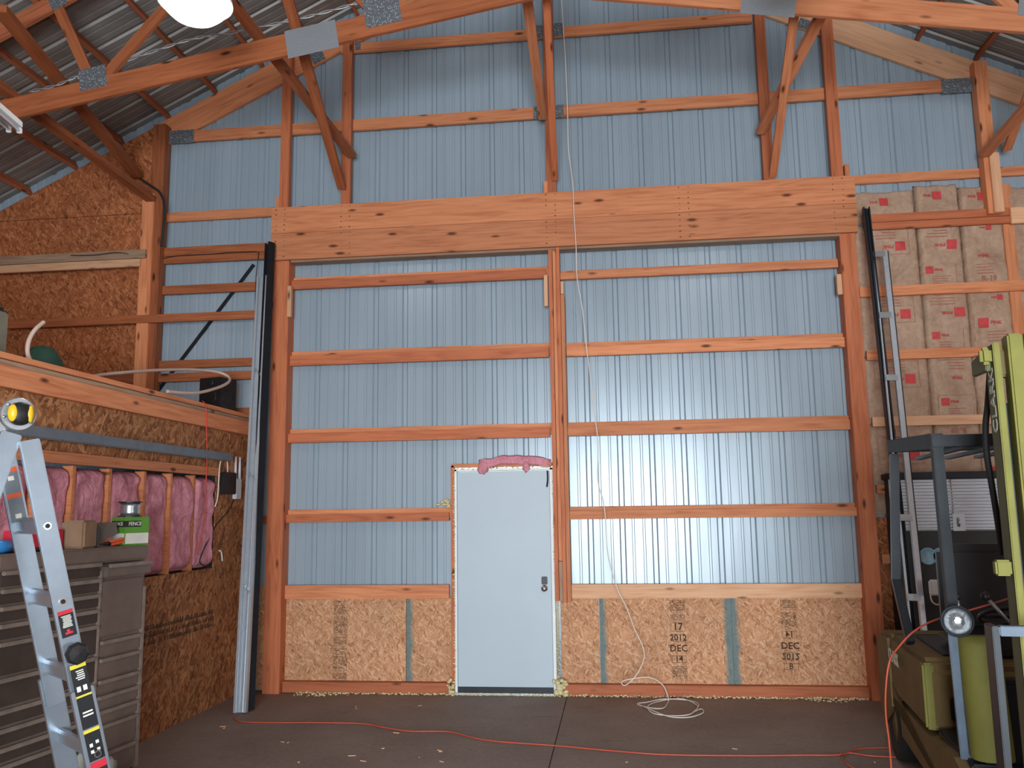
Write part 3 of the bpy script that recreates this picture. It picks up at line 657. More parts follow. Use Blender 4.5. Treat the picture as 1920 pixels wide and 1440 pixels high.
for r, (z0, z1) in enumerate(zr):
    for c, (x0, x1) in enumerate(cols):
        if r == 4 and c == 3: continue
        zz1 = z1+(.0 if r else random.uniform(-.04, .05)); sd = r*7+c*3.3
        o = wool('insulation_batt', x0, x1, z0, zz1, -.005, .055, 'kraft', '%s brown kraft-faced insulation batt %s' % (colname[c], rowname[r]), nx=22, nz=22, amp=.026, sharp=9, seed=sd, group='brown kraft-faced batts', cat='insulation batt')
        if c == 3: continue
        bm = bmesh.new(); cx = (x0+x1)/2+random.uniform(-.02, .04)
        if r == 0: print_bm(bm, cx, zz1-.1, .8, c == 2, 0, False) if False else (flat_bm(bm, cx-.05, zz1-.16, cx+.03, zz1-.08), text_bm('PINK', .035, .001, bm, Matrix.Translation((cx-.1, 0, zz1-.12))))
        else:
            print_bm(bm, cx, z0+(zz1-z0)*(.64 if c != 2 else .45), 1.3, c == 2, 0)
            if c == 1: print_bm(bm, cx-.03, z0+(zz1-z0)*.28, 1.0, True, 0)
            if c == 2: print_bm(bm, cx, z0+(zz1-z0)*.85, .7, False, 0, False)
        # keep print that would poke past the batt edges inside it and lay it on the bulged face
        bm.normal_update()
        dead = [f for f in bm.faces if any(v.co.x < x0+.02 or v.co.x > x1-.02 or v.co.z < z0+.03 or v.co.z > zz1-.03 for v in f.verts)]
        bmesh.ops.delete(bm, geom=dead, context='FACES')
        for v in bm.verts:
            u, w = (v.co.x-x0)/(x1-x0), (v.co.z-z0)/(zz1-z0); e = min(1, max(0, min(u, 1-u, w, 1-w))*2*9)**.5
            nn = noise.fractal(Vector((v.co.x*4+sd, v.co.z*4, sd*1.7)), 1, 2, 4); v.co.y += -.005-(.055*e+.026*nn*e)-.010
        obj('print', bm, None, o, mats=['red_ink', 'faint_ink', 'faint_ink'])
random.seed(5)
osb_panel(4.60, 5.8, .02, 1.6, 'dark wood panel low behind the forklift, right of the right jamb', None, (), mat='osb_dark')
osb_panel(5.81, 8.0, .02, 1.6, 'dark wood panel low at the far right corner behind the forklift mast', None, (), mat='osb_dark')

# ---- roof purlins
xs_l = [-4.08+.527*k for k in range(11)]; xs_r = [4.86+.527*k for k in range(6)] + [4.86-.527*k for k in range(1, 6)]
ordn = ['lowest', 'second', 'third', 'fourth', 'fifth', 'sixth', 'seventh', 'eighth', 'ninth', 'tenth', 'eleventh', 'twelfth']
for side, xsx in (('left', sorted(xs_l)), ('right', sorted(xs_r, reverse=True))):
    for i, x in enumerate(xsx):
        sg = 1 if x < RIDX else -1; nrm = Vector((-SL*sg, 0, 1)).normalized(); c = Vector((x, 0, roofz(x)-.004)) - nrm*.05
        board('roof_purlin', c+Vector((0, -.01, 0)), c+Vector((0, YR+.05, 0)), .089, .038, 'lumber_roof', up=nrm, label='%s narrow purlin from the eave running under the %s roof slope' % (ordn[i], side), cat='purlin', group='purlins under the %s roof slope' % side, bev=0)

# ---- the near scissor truss
TY = -2.2
def zt_top(x): return roofz(x)-.108
AP = AY(1035, 0, TY).z; zl = [AY(*p, TY) for p in ((30, 225), (640, 75), (1000, 3))]; zrr = [AY(*p, TY) for p in ((1130, 0), (1920, 62))]
def fitline(P):
    n = len(P); mx = sum(p.x for p in P)/n; mz = sum(p.z for p in P)/n; k = sum((p.x-mx)*(p.z-mz) for p in P)/sum((p.x-mx)**2 for p in P); return k, mz-k*mx
kl, bl = fitline(zl); kr, br = fitline(zrr); CX = (br-bl)/(kl-kr); CD = .184
def zb(x): return (kl*x+bl) if x < CX else (kr*x+br)
def make_truss(y, label, detail):
    tr = empty('roof_truss', (CX, y, zb(CX)), label, 'roof truss', 'scissor trusses')
    xe0, xe1 = XL+.15, XR-.15
    slope_board('top_chord', xe0, RIDX, .108, .14, y, .038, 'lumber_roof', parent=tr); slope_board('top_chord', xe1, RIDX, .108, .14, y, .038, 'lumber_roof', parent=tr)
    for a, b in ((xe0, CX), (xe1, CX)):
        if a < CX: dv = Vector((1, 0, kl)).normalized()
        else: dv = Vector((-1, 0, -kr)).normalized()
        nrm = Vector((-dv.z, 0, dv.x)); nrm = nrm if nrm.z > 0 else -nrm
        P0 = Vector((a, y, zb(a)))+nrm*CD/2; P1 = Vector((b, y, zb(b)))+nrm*CD/2
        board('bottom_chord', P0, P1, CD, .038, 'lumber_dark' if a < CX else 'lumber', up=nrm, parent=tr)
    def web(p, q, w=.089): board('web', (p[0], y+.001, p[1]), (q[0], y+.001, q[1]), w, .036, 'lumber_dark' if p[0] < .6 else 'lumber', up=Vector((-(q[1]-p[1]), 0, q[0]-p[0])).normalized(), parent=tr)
    W = lambda px, py: (AY(px, py, TY).x, AY(px, py, TY).z)
    n1 = W(172, 128); n1b = W(196, 138); t1 = W(103, 2); n2 = W(312, 8)
    web((t1[0]-.02, t1[1]+.05), (n1[0]-.02, n1[1]-.06)); dv = (n2[0]-n1b[0], n2[1]-n1b[1]); k = 1.25
    # second web carries on to the top chord
    while n1b[1]+dv[1]*k < zt_top(n1b[0]+dv[0]*k)-.16 and k < 6: k += .02
    web((n1b[0]-.01, n1b[1]-.05), (n1b[0]+dv[0]*k, n1b[1]+dv[1]*k)); tx = n1b[0]+dv[0]*k
    m = W(712, 20); web((tx, zt_top(tx)-.1), (m[0]-.1, m[1]+.05)); web((m[0], m[1]+.05), (CX-.25, zb(CX)+1.5)); web((CX, zb(CX)+.15), (CX, zt_top(CX)-.1), .12)
    mx = lambda p: (2*RIDX-p[0], p[1]); n1m, t1m = mx(n1), mx(t1)
    web(t1m, (n1m[0], zb(n1m[0])+.15)); web((2*RIDX-n1b[0], zb(2*RIDX-n1b[0])+.15), (2*RIDX-tx, zt_top(tx)-.1)); mm = 2*RIDX-m[0]
    web((2*RIDX-tx, zt_top(tx)-.1), (mm, zb(mm)+.15)); web((mm, zb(mm)+.15), (CX+.25, zb(CX)+1.5))
    if detail:
        al = math.atan(kl); ar = math.atan(kr)
        plate(150, 198, 128, 164, y-.0215, tr, ang=-al); plate(682, 748, -22, 44, y-.0215, tr, ang=-al)
        plate(537, 632, 51, 96, y-.0215, tr, 'smooth_plate', -al); plate(1389, 1495, -20, 25, y-.0215, tr, 'smooth_plate', -ar); plate(1908, 1960, -12, 28, y-.0215, tr, 'smooth_plate', -ar)
        plate(92, 120, -22, 14, y-.0215, tr, ang=-SA)
        plate(4, 14, -10, 50, y-.0215, tr, 'smooth_plate', -SA)
    return tr
make_truss(TY, 'scissor roof truss crossing the top of the view, metal plates on its lower chord', True)

# ---- braces between end wall and near truss
def brace(label, wall, chord, ext=1.0, w=.089, t=.038, yw=-.2, yt=TY+.05, mat='lumber', up=(0, 0, 1)):
    a = AY(*wall, yw); b = AY(*chord, yt); d_ = b-a; b2 = a+d_*ext
    return board('brace', a, b2, w, t, mat, up=up, label=label, cat='brace')
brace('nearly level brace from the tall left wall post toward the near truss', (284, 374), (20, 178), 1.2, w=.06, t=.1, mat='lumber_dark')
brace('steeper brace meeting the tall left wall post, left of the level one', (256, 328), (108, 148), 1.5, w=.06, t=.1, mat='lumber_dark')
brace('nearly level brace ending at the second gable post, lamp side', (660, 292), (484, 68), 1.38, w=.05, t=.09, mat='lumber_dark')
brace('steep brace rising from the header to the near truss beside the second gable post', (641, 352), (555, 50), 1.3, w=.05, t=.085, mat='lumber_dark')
brace('slim brace left of the centre gable post, crossing both gable boards', (1018, 222), (982, -50), 1.1, w=.04, t=.085, yw=-.2)
brace('long steep brace leaning on the centre gable post', (1041, 336), (1022, -60), 1.1, w=.05, t=.06, mat='lumber_red')
brace('slanted brace crossing in front of the gable post right of centre', (1426, 248), (1562, -16), 1.3, w=.05, t=.085)
brace('steep brace from the header behind the slanted one, right of centre', (1449, 330), (1495, -18), 1.1, w=.04, t=.07, yw=-.17)
brace('nearly level brace ending at the tall right wall post', (1846, 290), (2078, 22), 1.2, w=.05, t=.09)
brace('second brace behind the one at the tall right wall post', (1888, 280), (1992, 10), 1.0, w=.04, t=.07, yw=-.24)

# twisted wire on top of the truss and cables
def cable(name, pts, r, mat, label, cat='cable', per=8, kind=None, seg=8, smooth=True):
    return tag(obj(name, tube_bm(spline(pts, per), r, seg), mat, None, smooth), label, cat, None, kind)
P = [AY(px, py, TY+.03) for px, py in ((55, 172), (105, 160), (147, 142), (152, 146), (215, 122), (300, 92), (365, 72), (430, 62), (520, 44), (590, 28), (660, 8), (700, -10))]
sp_ = spline(P, 14); bm = bmesh.new()
for ph in (0, PI): tube_bm([p+Vector((0, math.cos(i*.5+ph)*.008, math.sin(i*.5+ph)*.008)) for i, p in enumerate(sp_)], .006, 6, bm)
tag(obj('twisted_wire', bm, 'grey_wire', None, True), 'twisted pale wire pair strung along the top of the near truss chord', 'wire')
P = [AY(px, py, -.25) for px, py in ((262, 335), (285, 350), (300, 362), (308, 385), (307, 420), (302, 462))]
cable('black_cable', P, .012, 'black_cable', 'black cable looping down beside the tall left wall post')
P = [AY(px, py, -.115) for px, py in ((150, 487), (175, 487), (200, 486), (240, 482), (290, 486), (330, 480), (400, 476), (430, 473), (480, 472), (484, 480), (480, 520), (478, 600))]
P = [p+Vector((0, -.16 if i < 4 else 0, 0)) for i, p in enumerate(P)]
cable('thin_cable', P, .004, 'black_cable', 'thin dark cable draped along the doubled rail left of the opening')
P = [AY(px, py, -.27) for px, py in ((1050, -60), (1054, 20), (1060, 110), (1064, 205), (1066, 280), (1074, 345), (1076, 400), (1080, 460), (1082, 520), (1092, 580), (1099, 645), (1106, 700), (1113, 760), (1121, 830), (1121, 900), (1131, 940), (1135, 970), (1140, 1040), (1156, 1100), (1175, 1140), (1190, 1180), (1206, 1215), (1206, 1240), (1190, 1270), (1172, 1285), (1166, 1278), (1190, 1272), (1220, 1271), (1243, 1285), (1252, 1305))]
fl = [AZ(px, py, .008) for px, py in ((1253, 1316), (1244, 1328), (1222, 1329), (1195, 1320), (1215, 1317), (1245, 1312), (1290, 1313), (1310, 1322), (1295, 1340), (1262, 1342), (1225, 1338), (1215, 1325), (1240, 1314), (1280, 1311), (1308, 1325), (1300, 1335), (1314, 1330), (1318, 1338), (1290, 1345), (1250, 1343), (1205, 1325))]
fl = [p+Vector((0, 0, .003*(i % 3))) for i, p in enumerate(fl)]
P2 = P + [P[-1].lerp(fl[0], .5)] + fl
for p in P2[-len(fl)-2:]: p.z = max(p.z, .008)
cable('white_cable', P2, .0048, 'white_cable', 'long white cable hanging from the peak and coiled on the concrete floor')
P = [AZ(px, py, .007) for px, py in ((442, 1338), (440, 1347), (455, 1353), (500, 1355), (600, 1355), (680, 1357), (720, 1364), (770, 1371), (840, 1372), (890, 1384), (940, 1391), (1040, 1398), (1150, 1408), (1250, 1415), (1400, 1417), (1500, 1416), (1575, 1415), (1612, 1404), (1665, 1402), (1700, 1401))]
cable('extension_cord', P, .0052, 'orange_cord', 'orange extension cord snaking across the floor from the left tracks to the forklift')
P = [AZ(px, py, .008) for px, py in ((1640, 1455), (1600, 1440), (1580, 1424), (1590, 1412), (1630, 1417), (1680, 1420))]
cable('extension_cord', P, .005, 'orange_cord', 'second loop of orange cord on the floor near the forklift wheel')

# ---- leaning steel door tracks, left
def track(name, p0, p1, w, dp, mat, label, face=None, lips=True):
    m, L = frame(p0, p1, face or (0, -1, 0))
    # profile in local (y,z): z toward the camera; C channel with a centre bead
    pr_ = [(-w/2, 0), (-w/2, dp), (-w*.30, dp), (-w*.30, dp-.006), (-w/2+.006, dp-.006), (-w/2+.006, .006), (-w*.08, .006), (-w*.05, dp*.5), (w*.05, dp*.5), (w*.08, .006), (w/2-.006, .006), (w/2-.006, dp-.006), (w*.30, dp-.006), (w*.30, dp), (w/2, dp), (w/2, 0)]
    bm = bmesh.new(); A = [bm.verts.new((0, y, z)) for y, z in pr_]; B = [bm.verts.new((L, y, z)) for y, z in pr_]
    for i in range(len(pr_)): bm.faces.new((A[i], A[(i+1) % len(pr_)], B[(i+1) % len(pr_)], B[i]))
    bm.faces.new(A[::-1]); bm.faces.new(B); bmesh.ops.recalc_face_normals(bm, faces=bm.faces)
    o = obj(name, bm, mat); o.matrix_world = m
    return tag(o, label, 'door track') if label else o
fA = AZ(453, 1336, .003); tA = AY(495, 520, -.30)
ta = track('door_track', fA, tA, .115, .045, 'bright_zinc', 'shiny galvanised door track leaning against the left jamb, the front one')
fB = AZ(468, 1333, .003)+Vector((.0, .05, 0)); tB = AY(512, 458, -.285)
tb = track('door_track', fB, tB, .08, .07, 'dark_or_shaded_steel', 'taller shadow-darkened door track leaning behind the galvanised one at left', face=(-.6, -.8, 0))  # shadow on the side of this track is put into its colour
for k in (.25, .5, .75):
    bm = bmesh.new(); L = (tA-fA).length
    for dy in (-.03, 0, .03): bbox(bm, (L*k+dy*.8, dy-.008, .006), (L*k+dy*.8+.03, dy+.008, .034), .002)
    obj('splice_bolts', bm, 'bracket_steel', ta)
# leaning tracks, right
tC = AY(1622, 392, -.30); fC = AZ(1727, 1345, .003)
track('door_track', fC, tC, .06, .05, 'dark_or_shaded_steel', 'thin black door track leaning on the doubled rail right of the opening')
tD = AY(1650, 474, -.32); fD = AZ(1741, 1362, .003)
m, L = frame(fD, tD, (0, -1, 0))
tr = empty('door_track', fD, 'galvanised double door track with clips leaning behind the forklift', 'door track')
def tpart(name, lo, hi, mat, bev=.002):
    o = obj(name, box(lo, hi, bev), mat); o.parent = tr; o.matrix_local = parent_inv(tr) @ m; return o
tpart('wide_rail', (0, -.055, 0), (L, -.012, .04), 'bright_zinc'); tpart('edge_flange', (0, -.062, -.02), (L, -.055, .045), 'dark_or_shaded_steel'); tpart('narrow_rail', (0, .06, 0), (L, .072, .03), 'bright_zinc')
for py in (474, 616, 742, 868, 1003, 1140):
    k = L*(1-(py-474)/(1340-474)); k = min(k, L-.06); tpart('clip', (k, -.03, .03), (k+.055, .075, .046), 'bracket_steel')

# ---- partition on the left (side room)
XP = -1.40; YP0, YP1 = -7.6, -.03
zo1 = 2.05; zo0 = 1.23; yo0, yo1 = -4.4, AX(403, 960, XP).y
def pbox(name, y0, y1, z0, z1, mat, label, cat, x1=XP, th=.012, bev=.001, group=None):
    o = obj(name, box((0, 0, 0), (th, y1-y0, z1-z0), bev), mat, loc=(x1-th, y0, z0)); return tag(o, label, cat, group)
zrim = AX(155, 755, XP+.02).z
G = 'oriented strand board panels of the side room'
pbox('osb_panel', YP0, yo1+.0, 2.135, zrim, 'osb_side', 'long wood panel strip above the pink insulation on the side room wall', 'wood panel', group=G)
pbox('osb_panel', yo1+.005, YP1-.1, 0, zrim, 'osb_side', 'upright wood panel at the far corner of the side room wall, behind the router', 'wood panel', group=G)
lowpan = pbox('osb_panel', YP0, yo1, 0, zo0, 'osb_dark' if False else 'osb_side', 'low wood panel under the pink insulation, behind the tool cabinet', 'wood panel', group=G)
# stamp on lower panel
bm = bmesh.new(); random.seed(3)
a = AX(270, 1190, XP); b = AX(400, 1150, XP)
for k in range(3):
    yy = a.y-.25
    while yy < b.y:
        w = random.uniform(.006, .014); h_ = random.uniform(.02, .05)
        if random.random() < .85: bbox(bm, (XP+.0002, yy, a.z-.09+k*.056), (XP+.0012, yy+w, a.z-.09+k*.056+h_))
        yy += w+.007
ink = obj('stamped_ink', bm, 'black_ink'); ink['kind'] = 'stuff'; ink.parent = lowpan; ink.matrix_local = parent_inv(lowpan)
# framing in the opening of that wall
def ypost(name, y, w, z0, z1, mat, label, x1=XP-.002, th=.08): return tag(obj(name, box((0, 0, 0), (th, w, z1-z0), .003), mat, loc=(x1-th, y, z0)), label, 'stud', 'studs between the pink batts')
board('top_plate', (XP-.05, YP0, 2.68), (XP-.05, YP1, 2.68), .038, .12, 'lumber', label='upper cap board along the top edge of the side room', cat='cap board')
board('top_plate', (XP-.055, YP0, 2.637), (XP-.055, YP1, 2.637), .038, .12, 'lumber_grey', label='lower cap board just under the top edge of the side room', cat='cap board')
board('rim_board', (XP+.02, YP0, (zrim+2.615)/2), (XP+.02, YP1-.1, (zrim+2.615)/2), 2.615-zrim, .038, 'lumber', label='wide smooth rim board along the side room wall under its cap boards', cat='rim board')
board('window_header', (XP+.01, YP0, 2.095), (XP+.01, yo1-.005, 2.095), .075, .04, 'lumber', label='horizontal board along the top of the pink insulation', cat='ledger board')
board('strut_channel', (XP+.06, AX(60, 800, XP).y-1.5, 2.235), (XP+.06, AX(421, 852, XP).y, 2.235), .075, .045, 'channel_grey', label='grey painted metal channel mounted along the side room wall', cat='metal channel', bev=.008)
sy = [AX(px, py, XP).y for px, py in ((72, 930), (137, 940), (205, 940), (270, 950), (318, 1000), (363, 950))]
edges = [yo0] + sy + [yo1-.02]
sn = ['first', 'second', 'third', 'fourth', 'fifth', 'sixth']
for i, y in enumerate(sy): ypost('wall_stud', y-.019, .038, zo0, zo1, 'lumber', '%s stud between pink batts, counted from the ladder side' % sn[i])
for i, (a_, b_) in enumerate(zip(edges, edges[1:])):
    nm = (['zeroth'] + sn)[i] if i else 'nearest'
    wool('insulation_batt', a_+.0195, b_-.0195, zo0+.01, zo1-.01, XP-.075, .06 if i < 5 else .085, 'pink_wool', 'pink wool batt in the %s bay of the side room wall from the ladder side' % ('first', 'second', 'third', 'fourth', 'fifth', 'sixth', 'last')[i], nx=20, nz=34, amp=.04, sharp=7, seed=i*2.3+1, plane='x', group='pink wool batts', cat='insulation batt')
# end wall of side room and its top deck
S(obj('wall_partition_end', box((XL, YP0-.02, 0), (XP, YP0, 2.66)), 'osb_side'))
osb_panel(-1.39, LX0-.005, .02, 1.0, 'narrow wood panel between the side room corner and the left jamb post', None, ())
deck = tag(obj('loft_deck', box((XL+.01, YP0, 2.60), (XP-.12, -.06, 2.618)), 'osb_dark'), 'plywood deck on top of the side room', 'deck')

# things on the loft: speaker, hoses, cap, grey case
ys0, ys1 = AX(405, 760, XP-.06).y, AX(440, 760, XP-.06).y
sp0 = AX(437, 768, XP-.04)
e = empty('speaker', (XP-.12, -.62, 2.70), 'black box speaker standing on the end of the side room top', 'speaker')
def child(par, name, bm, mat, smooth=False, mtx=None, mats=None):
    o = obj(name, bm, mat, None, smooth, mats=mats); o.parent = par; o.matrix_local = mtx or Matrix.Identity(4); return o
e.location = (XP-.13, -.52, 2.699); e.rotation_euler = (0, 0, -.25)
child(e, 'cabinet', box((-.15, -.12, 0), (.10, .12, .31), .006), 'black_plastic')
ring = Matrix.Translation((.0, -.121, .12)) @ Matrix.Rotation(PI/2, 4, 'X')
child(e, 'cone', lathe_bm([(.075, 0), (.072, .004), (.06, -.004), (.02, -.02), (.0, -.014)], 24, cap=False), 'dark_or_shaded_steel', True, Matrix.Translation((.101, 0, .12)) @ Matrix.Rotation(PI/2, 4, 'Y'))
child(e, 'cone', lathe_bm([(.075, 0), (.072, .004), (.06, -.004), (.02, -.02), (.0, -.014)], 24, cap=False), 'dark_or_shaded_steel', True, Matrix.Translation((-.02, -.121, .12)) @ Matrix.Rotation(PI/2, 4, 'X'))
child(e, 'tweeter', lathe_bm([(.035, 0), (.03, .004), (.012, 0), (0, .006)], 20, cap=False), 'dark_or_shaded_steel', True, Matrix.Translation((-.02, -.121, .26)) @ Matrix.Rotation(PI/2, 4, 'X'))
P = [AX(px, py, x) for px, py, x in ((172, 706, -1.55), (200, 702, -1.6), (240, 698, -1.6), (300, 694, -1.6), (360, 693, -1.55), (405, 697, -1.45), (428, 706, -1.35), (428, 717, -1.3), (405, 728, -1.3), (365, 737, -1.32), (312, 745, -1.38))]
for p in P: p.z = max(p.z, 2.712)
cable('hose', P, .014, 'hose_white', 'stiff white hose looping out over the edge of the side room', 'hose')
P = [AX(px, py, -1.48) for px, py in ((57, 678), (52, 664), (52, 648), (57, 632), (67, 617), (82, 604))]
cable('hose', P, .0145, 'hose_white', 'short curved end of white hose standing up beside the green cap', 'hose')
c = AX(80, 664, -1.75)
bm = lathe_bm([(.0, .0), (.17, .0), (.17, .012), (.12, .02), (.11, .09), (.06, .13), (0, .14)], 28)
for v in bm.verts:
    v.co.z *= 2.1; v.co.x *= 1.15; v.co.y *= 1.25
tag(obj('green_cap', bm, 'dark_green', None, True, loc=(-1.75, c.y, 2.619)), 'dark green cap lying on the side room top near the white hose', 'cap')
c = AX(12, 630, -1.6)
e = empty('equipment_case', (-1.74, c.y-.06, 2.62), 'grey-green case with a dark front at the left edge on the side room top', 'case')
child(e, 'body', box((-.14, -.22, 0), (.12, .10, .40), .01), 'beige_case'); child(e, 'dark_cover', box((-.15, -.23, .36), (.10, .14, .44), .03), 'black_plastic')

# router and black adapter on the far wall corner
c0 = AX(413, 885, XP); c1 = AX(433, 927, XP)
e = empty('adapter_box', (XP+.001, (c0.y+c1.y)/2, c1.z), 'black plastic box screwed to the wall beside the white router', 'adapter box')
hh = c0.z-c1.z; wy = (c1.y-c0.y)/2
child(e, 'case', box((0, -wy, 0), (.05, wy, hh), .006), 'black_plastic'); child(e, 'label_window', box((.0505, -.02, hh*.5), (.053, .03, hh*.8), .001), 'dark_or_shaded_steel')
P = [(.03, -.03, hh), (.03, -.05, hh+.1), (.03, -.12, hh+.13), (.03, -.2, hh+.06), (.03, -.22, -.02), (.02, -.25, -.12)]
child(e, 'white_lead', tube_bm(spline(P, 6), .006), 'white_cable', True)
c0 = AX(435, 897, XP); c1 = AX(446, 936, XP)
e = empty('router', (XP+.001, (c0.y+c1.y)/2, c1.z), 'white router with two upright antennas on the side room corner', 'router')
hh = c0.z-c1.z; wy = max(.05, (c1.y-c0.y)/2)
child(e, 'body', box((0, -wy*.8, 0), (.04, wy*.8, hh), .006), 'router_white')
for dy in (-.045, .045): child(e, 'antenna', tube_bm([(.02, dy, hh-.01), (.02, dy, hh+.21)], .012, 10, radii=[.015, .009]), 'router_white', True)
P = [AX(*p, XP+.01) for p in ((438, 937), (430, 955), (418, 970), (405, 985), (392, 1010), (380, 1035), (375, 1055), (392, 1065))]
cable('black_cable', P, .005, 'black_cable', 'thin black lead running from the router down across the last pink batt')
P = [AX(*p, XP+.045) for p in ((380, 752), (386, 762), (387, 800), (388, 850), (386, 920), (385, 960), (378, 1000), (370, 1040))]
cable('red_string', P, .0045, 'red_string', 'red string hanging over the side room wall in front of the pink insulation', 'string')
c = AX(413, 1040, XP+.012)
tag(obj('wall_hook', tube_bm(spline([(c.x, c.y-.03, c.z+.04), (c.x+.01, c.y, c.z+.02), (c.x+.012, c.y+.02, c.z-.06)], 6), .007), 'white_cable', None, True), 'little pale cord end hooked on the side room corner below the router', 'cord end')

# ---- rolling tool cabinet
ANG = math.radians(7); TB0 = Vector((-.82, -2.6, 0)); UD = Vector((math.sin(ANG), math.cos(ANG), 0))
def TV(px, py): p = AV(px, py, TB0, ANG); return (p-TB0).dot(UD), p.z
u0, u1 = -1.52, -.30; tz = 1.515
tbx = empty('tool_cabinet', TB0+UD*((u0+u1)/2), 'brown-grey rolling tool cabinet with many drawers against the side room', 'tool cabinet', rz=-ANG)
# local frame: y along UD, x outwards
uc = (u0+u1)/2; dep = .37
def tp(name, y0, y1, z0, z1, x0, x1, mat, bev=.004, par=None):
    bm = box((x0, y0-uc, z0), (x1, y1-uc, z1), bev); o = obj(name, bm, mat, None); o.parent = par or tbx; return o
tp('carcass', u0, u1, .12, tz-.1, -dep, -.012, 'toolbox_paint'); tp('top_tray', u0-.01, u1+.01, tz-.09, tz, -dep, .01, 'toolbox_paint', .012)
tp('top_panel', u0, u1, TV(150, 1058)[1], tz-.095, -.03, 0, 'toolbox_paint')
for px0, px1, py0, py1 in ((229, 262, 1034, 1045), (17, 35, 1054, 1064)):
    a, b = TV(px0, (py0+py1)/2), TV(px1, (py0+py1)/2); z0, z1 = TV((px0+px1)/2, py1)[1], TV((px0+px1)/2, py0)[1]
    h_ = tp('latch', a[0], b[0], z0, z1, -.005, .006, 'chrome', .003); o = tp('recess', a[0]+.008, b[0]-.008, z0+.006, z1-.006, .005, .009, 'black_plastic', .001, h_)
um = TV(186, 1150)[0]
hz = [TV(29, py)[1] for py in (1071, 1104.5, 1136.6, 1168.7, 1202, 1268, 1326, 1361, 1396, 1428)]; hz += [hz[-1]-.13, .14]
def drawer(y0, y1, ztop, zbot, out=0.0, mat='toolbox_dark'):
    dr = tp('drawer', y0, y1, zbot+.006, ztop-.012, -.02, out, mat, .004)
    h_ = tp('handle', y0+.004, y1-.004, ztop-.018, ztop+.004, out-.004, out+.022, 'toolbox_trim', .005, dr)
    return dr
for a, b in zip(hz, hz[1:]): drawer(u0+.02, um-.012, a, b+.012)
zt0 = TV(230, 1066)[1]; zt1 = TV(230, 1082)[1]
tp('side_post', um-.01, um+.012, .12, zt0, -.02, .004, 'toolbox_trim'); tp('side_post', u1-.03, u1, .12, TV(262, 1100)[1], -.02, .004, 'toolbox_trim')
drawer(um+.015, u1-.002, TV(230, 1056)[1], TV(230, 1080)[1], .035, 'toolbox_paint')
tp('cabinet_door', um+.015, u1-.035, TV(225, 1187)[1], TV(225, 1086)[1], -.02, .004, 'toolbox_paint')
rz = [TV(225, py)[1] for py in (1196, 1228, 1267, 1295, 1322, 1349, 1400)] + [.14]
for a, b in zip(rz, rz[1:]): drawer(um+.015, u1-.035, a, b+.01, 0, 'toolbox_paint')
for yy in (u0+.08, u1-.08):
    for xx in (-.06, -dep+.06): child(tbx, 'caster', tube_bm([(xx-.018, yy-uc, .055), (xx+.018, yy-uc, .055)], .055, 16), 'black_rubber', True)
tp('base_frame', u0+.02, u1-.02, .10, .125, -dep+.02, -.02, 'dark_or_shaded_steel')
# things on the cabinet top
def tpos(px, py, back=.12):
    """world spot on the cabinet top whose base shows at this pixel"""
    p = AZ(px, py, tz); return p
def ontop(px, py, off=0): p0 = TB0 + Vector((-.10-off, 0, 0)); p = AV(px, py, p0, ANG); return Vector((p.x, p.y, tz+.001))
c = ontop(243, 1005)
e = empty('wire_box', c, 'green and white printed carton on the tool cabinet under the wire spool', 'carton', rz=-.35)
child(e, 'carton', box((-.06, -.095, 0), (.07, .095, .185), .002), 'box_green')
bm = bmesh.new(); flat_bm(bm, -.061, .02, .071, .09); child(e, 'pale_panel', box((.0702, -.09, .012), (.0712, .09, .08), 0), 'white_ink')
child(e, 'dark_band', box((.0702, -.095, .12), (.0714, .03, .16), 0), 'box_dark'); child(e, 'pale_end_panel', box((-.055, -.0962, .012), (.065, -.0952, .08), 0), 'white_ink')
child(e, 'dark_end_band', box((-.06, -.0965, .12), (.07, -.0952, .16), 0), 'box_dark')
m = Matrix.Translation((.0718, -.02, .14)) @ Matrix.Rotation(PI/2, 4, 'Z'); child(e, 'lettering', text_bm('FENCE', .034), 'white_ink', mtx=m)
m = Matrix.Translation((.005, -.0972, .14)); child(e, 'end_lettering', text_bm('FENCE', .03), 'white_ink', mtx=m)
prof = [(0, 0), (.075, 0), (.075, .008), (.055, .012), (.055, .088), (.075, .092), (.075, .1), (0, .1)]
s_ = empty('wire_spool', c+Vector((.0, -.01, .186)), 'spool of silver fence wire on top of the green carton', 'wire spool')
child(s_, 'winding', lathe_bm([(0, .009), (.06, .009), (.062, .03), (.06, .05), (.062, .07), (.06, .091), (0, .091)], 28), 'galvanised', True)
child(s_, 'flange', lathe_bm([(0, 0), (.076, 0), (.076, .008), (0, .008)], 28), 'black_plastic'); child(s_, 'flange', lathe_bm([(0, .092), (.076, .092), (.076, .1), (0, .1)], 28), 'black_plastic')
c = ontop(185, 1006, .06); tag(obj('metal_box', box((-.07, -.1, 0), (.07, .1, .075), .004), 'box_grey', loc=c+Vector((0, 0, .05)), rot=(.35, 0, -.2)), 'tilted grey box on the tool cabinet beside the green carton', 'box')
c = ontop(148, 1014); tag(obj('paper_bag', box((-.07, -.09, 0), (.07, .09, .17), .012), 'cardboard', loc=c, rot=(0, 0, .15)), 'brown cardboard pouch on the tool cabinet beside the ladder', 'pouch')
c = ontop(166, 1012); tag(obj('dark_pouch', box((-.05, -.035, 0), (.05, .035, .14), .015), 'black_plastic', loc=c+Vector((.0, .02, 0)), rot=(0, 0, .1)), 'dark worn pouch between the cardboard pouch and the tilted box', 'pouch')
c = ontop(80, 1018, .05); tag(obj('red_box', box((-.06, -.26, 0), (.06, .1, .12), .004), 'box_red', loc=c), 'red box lying on the tool cabinet behind the ladder', 'box')
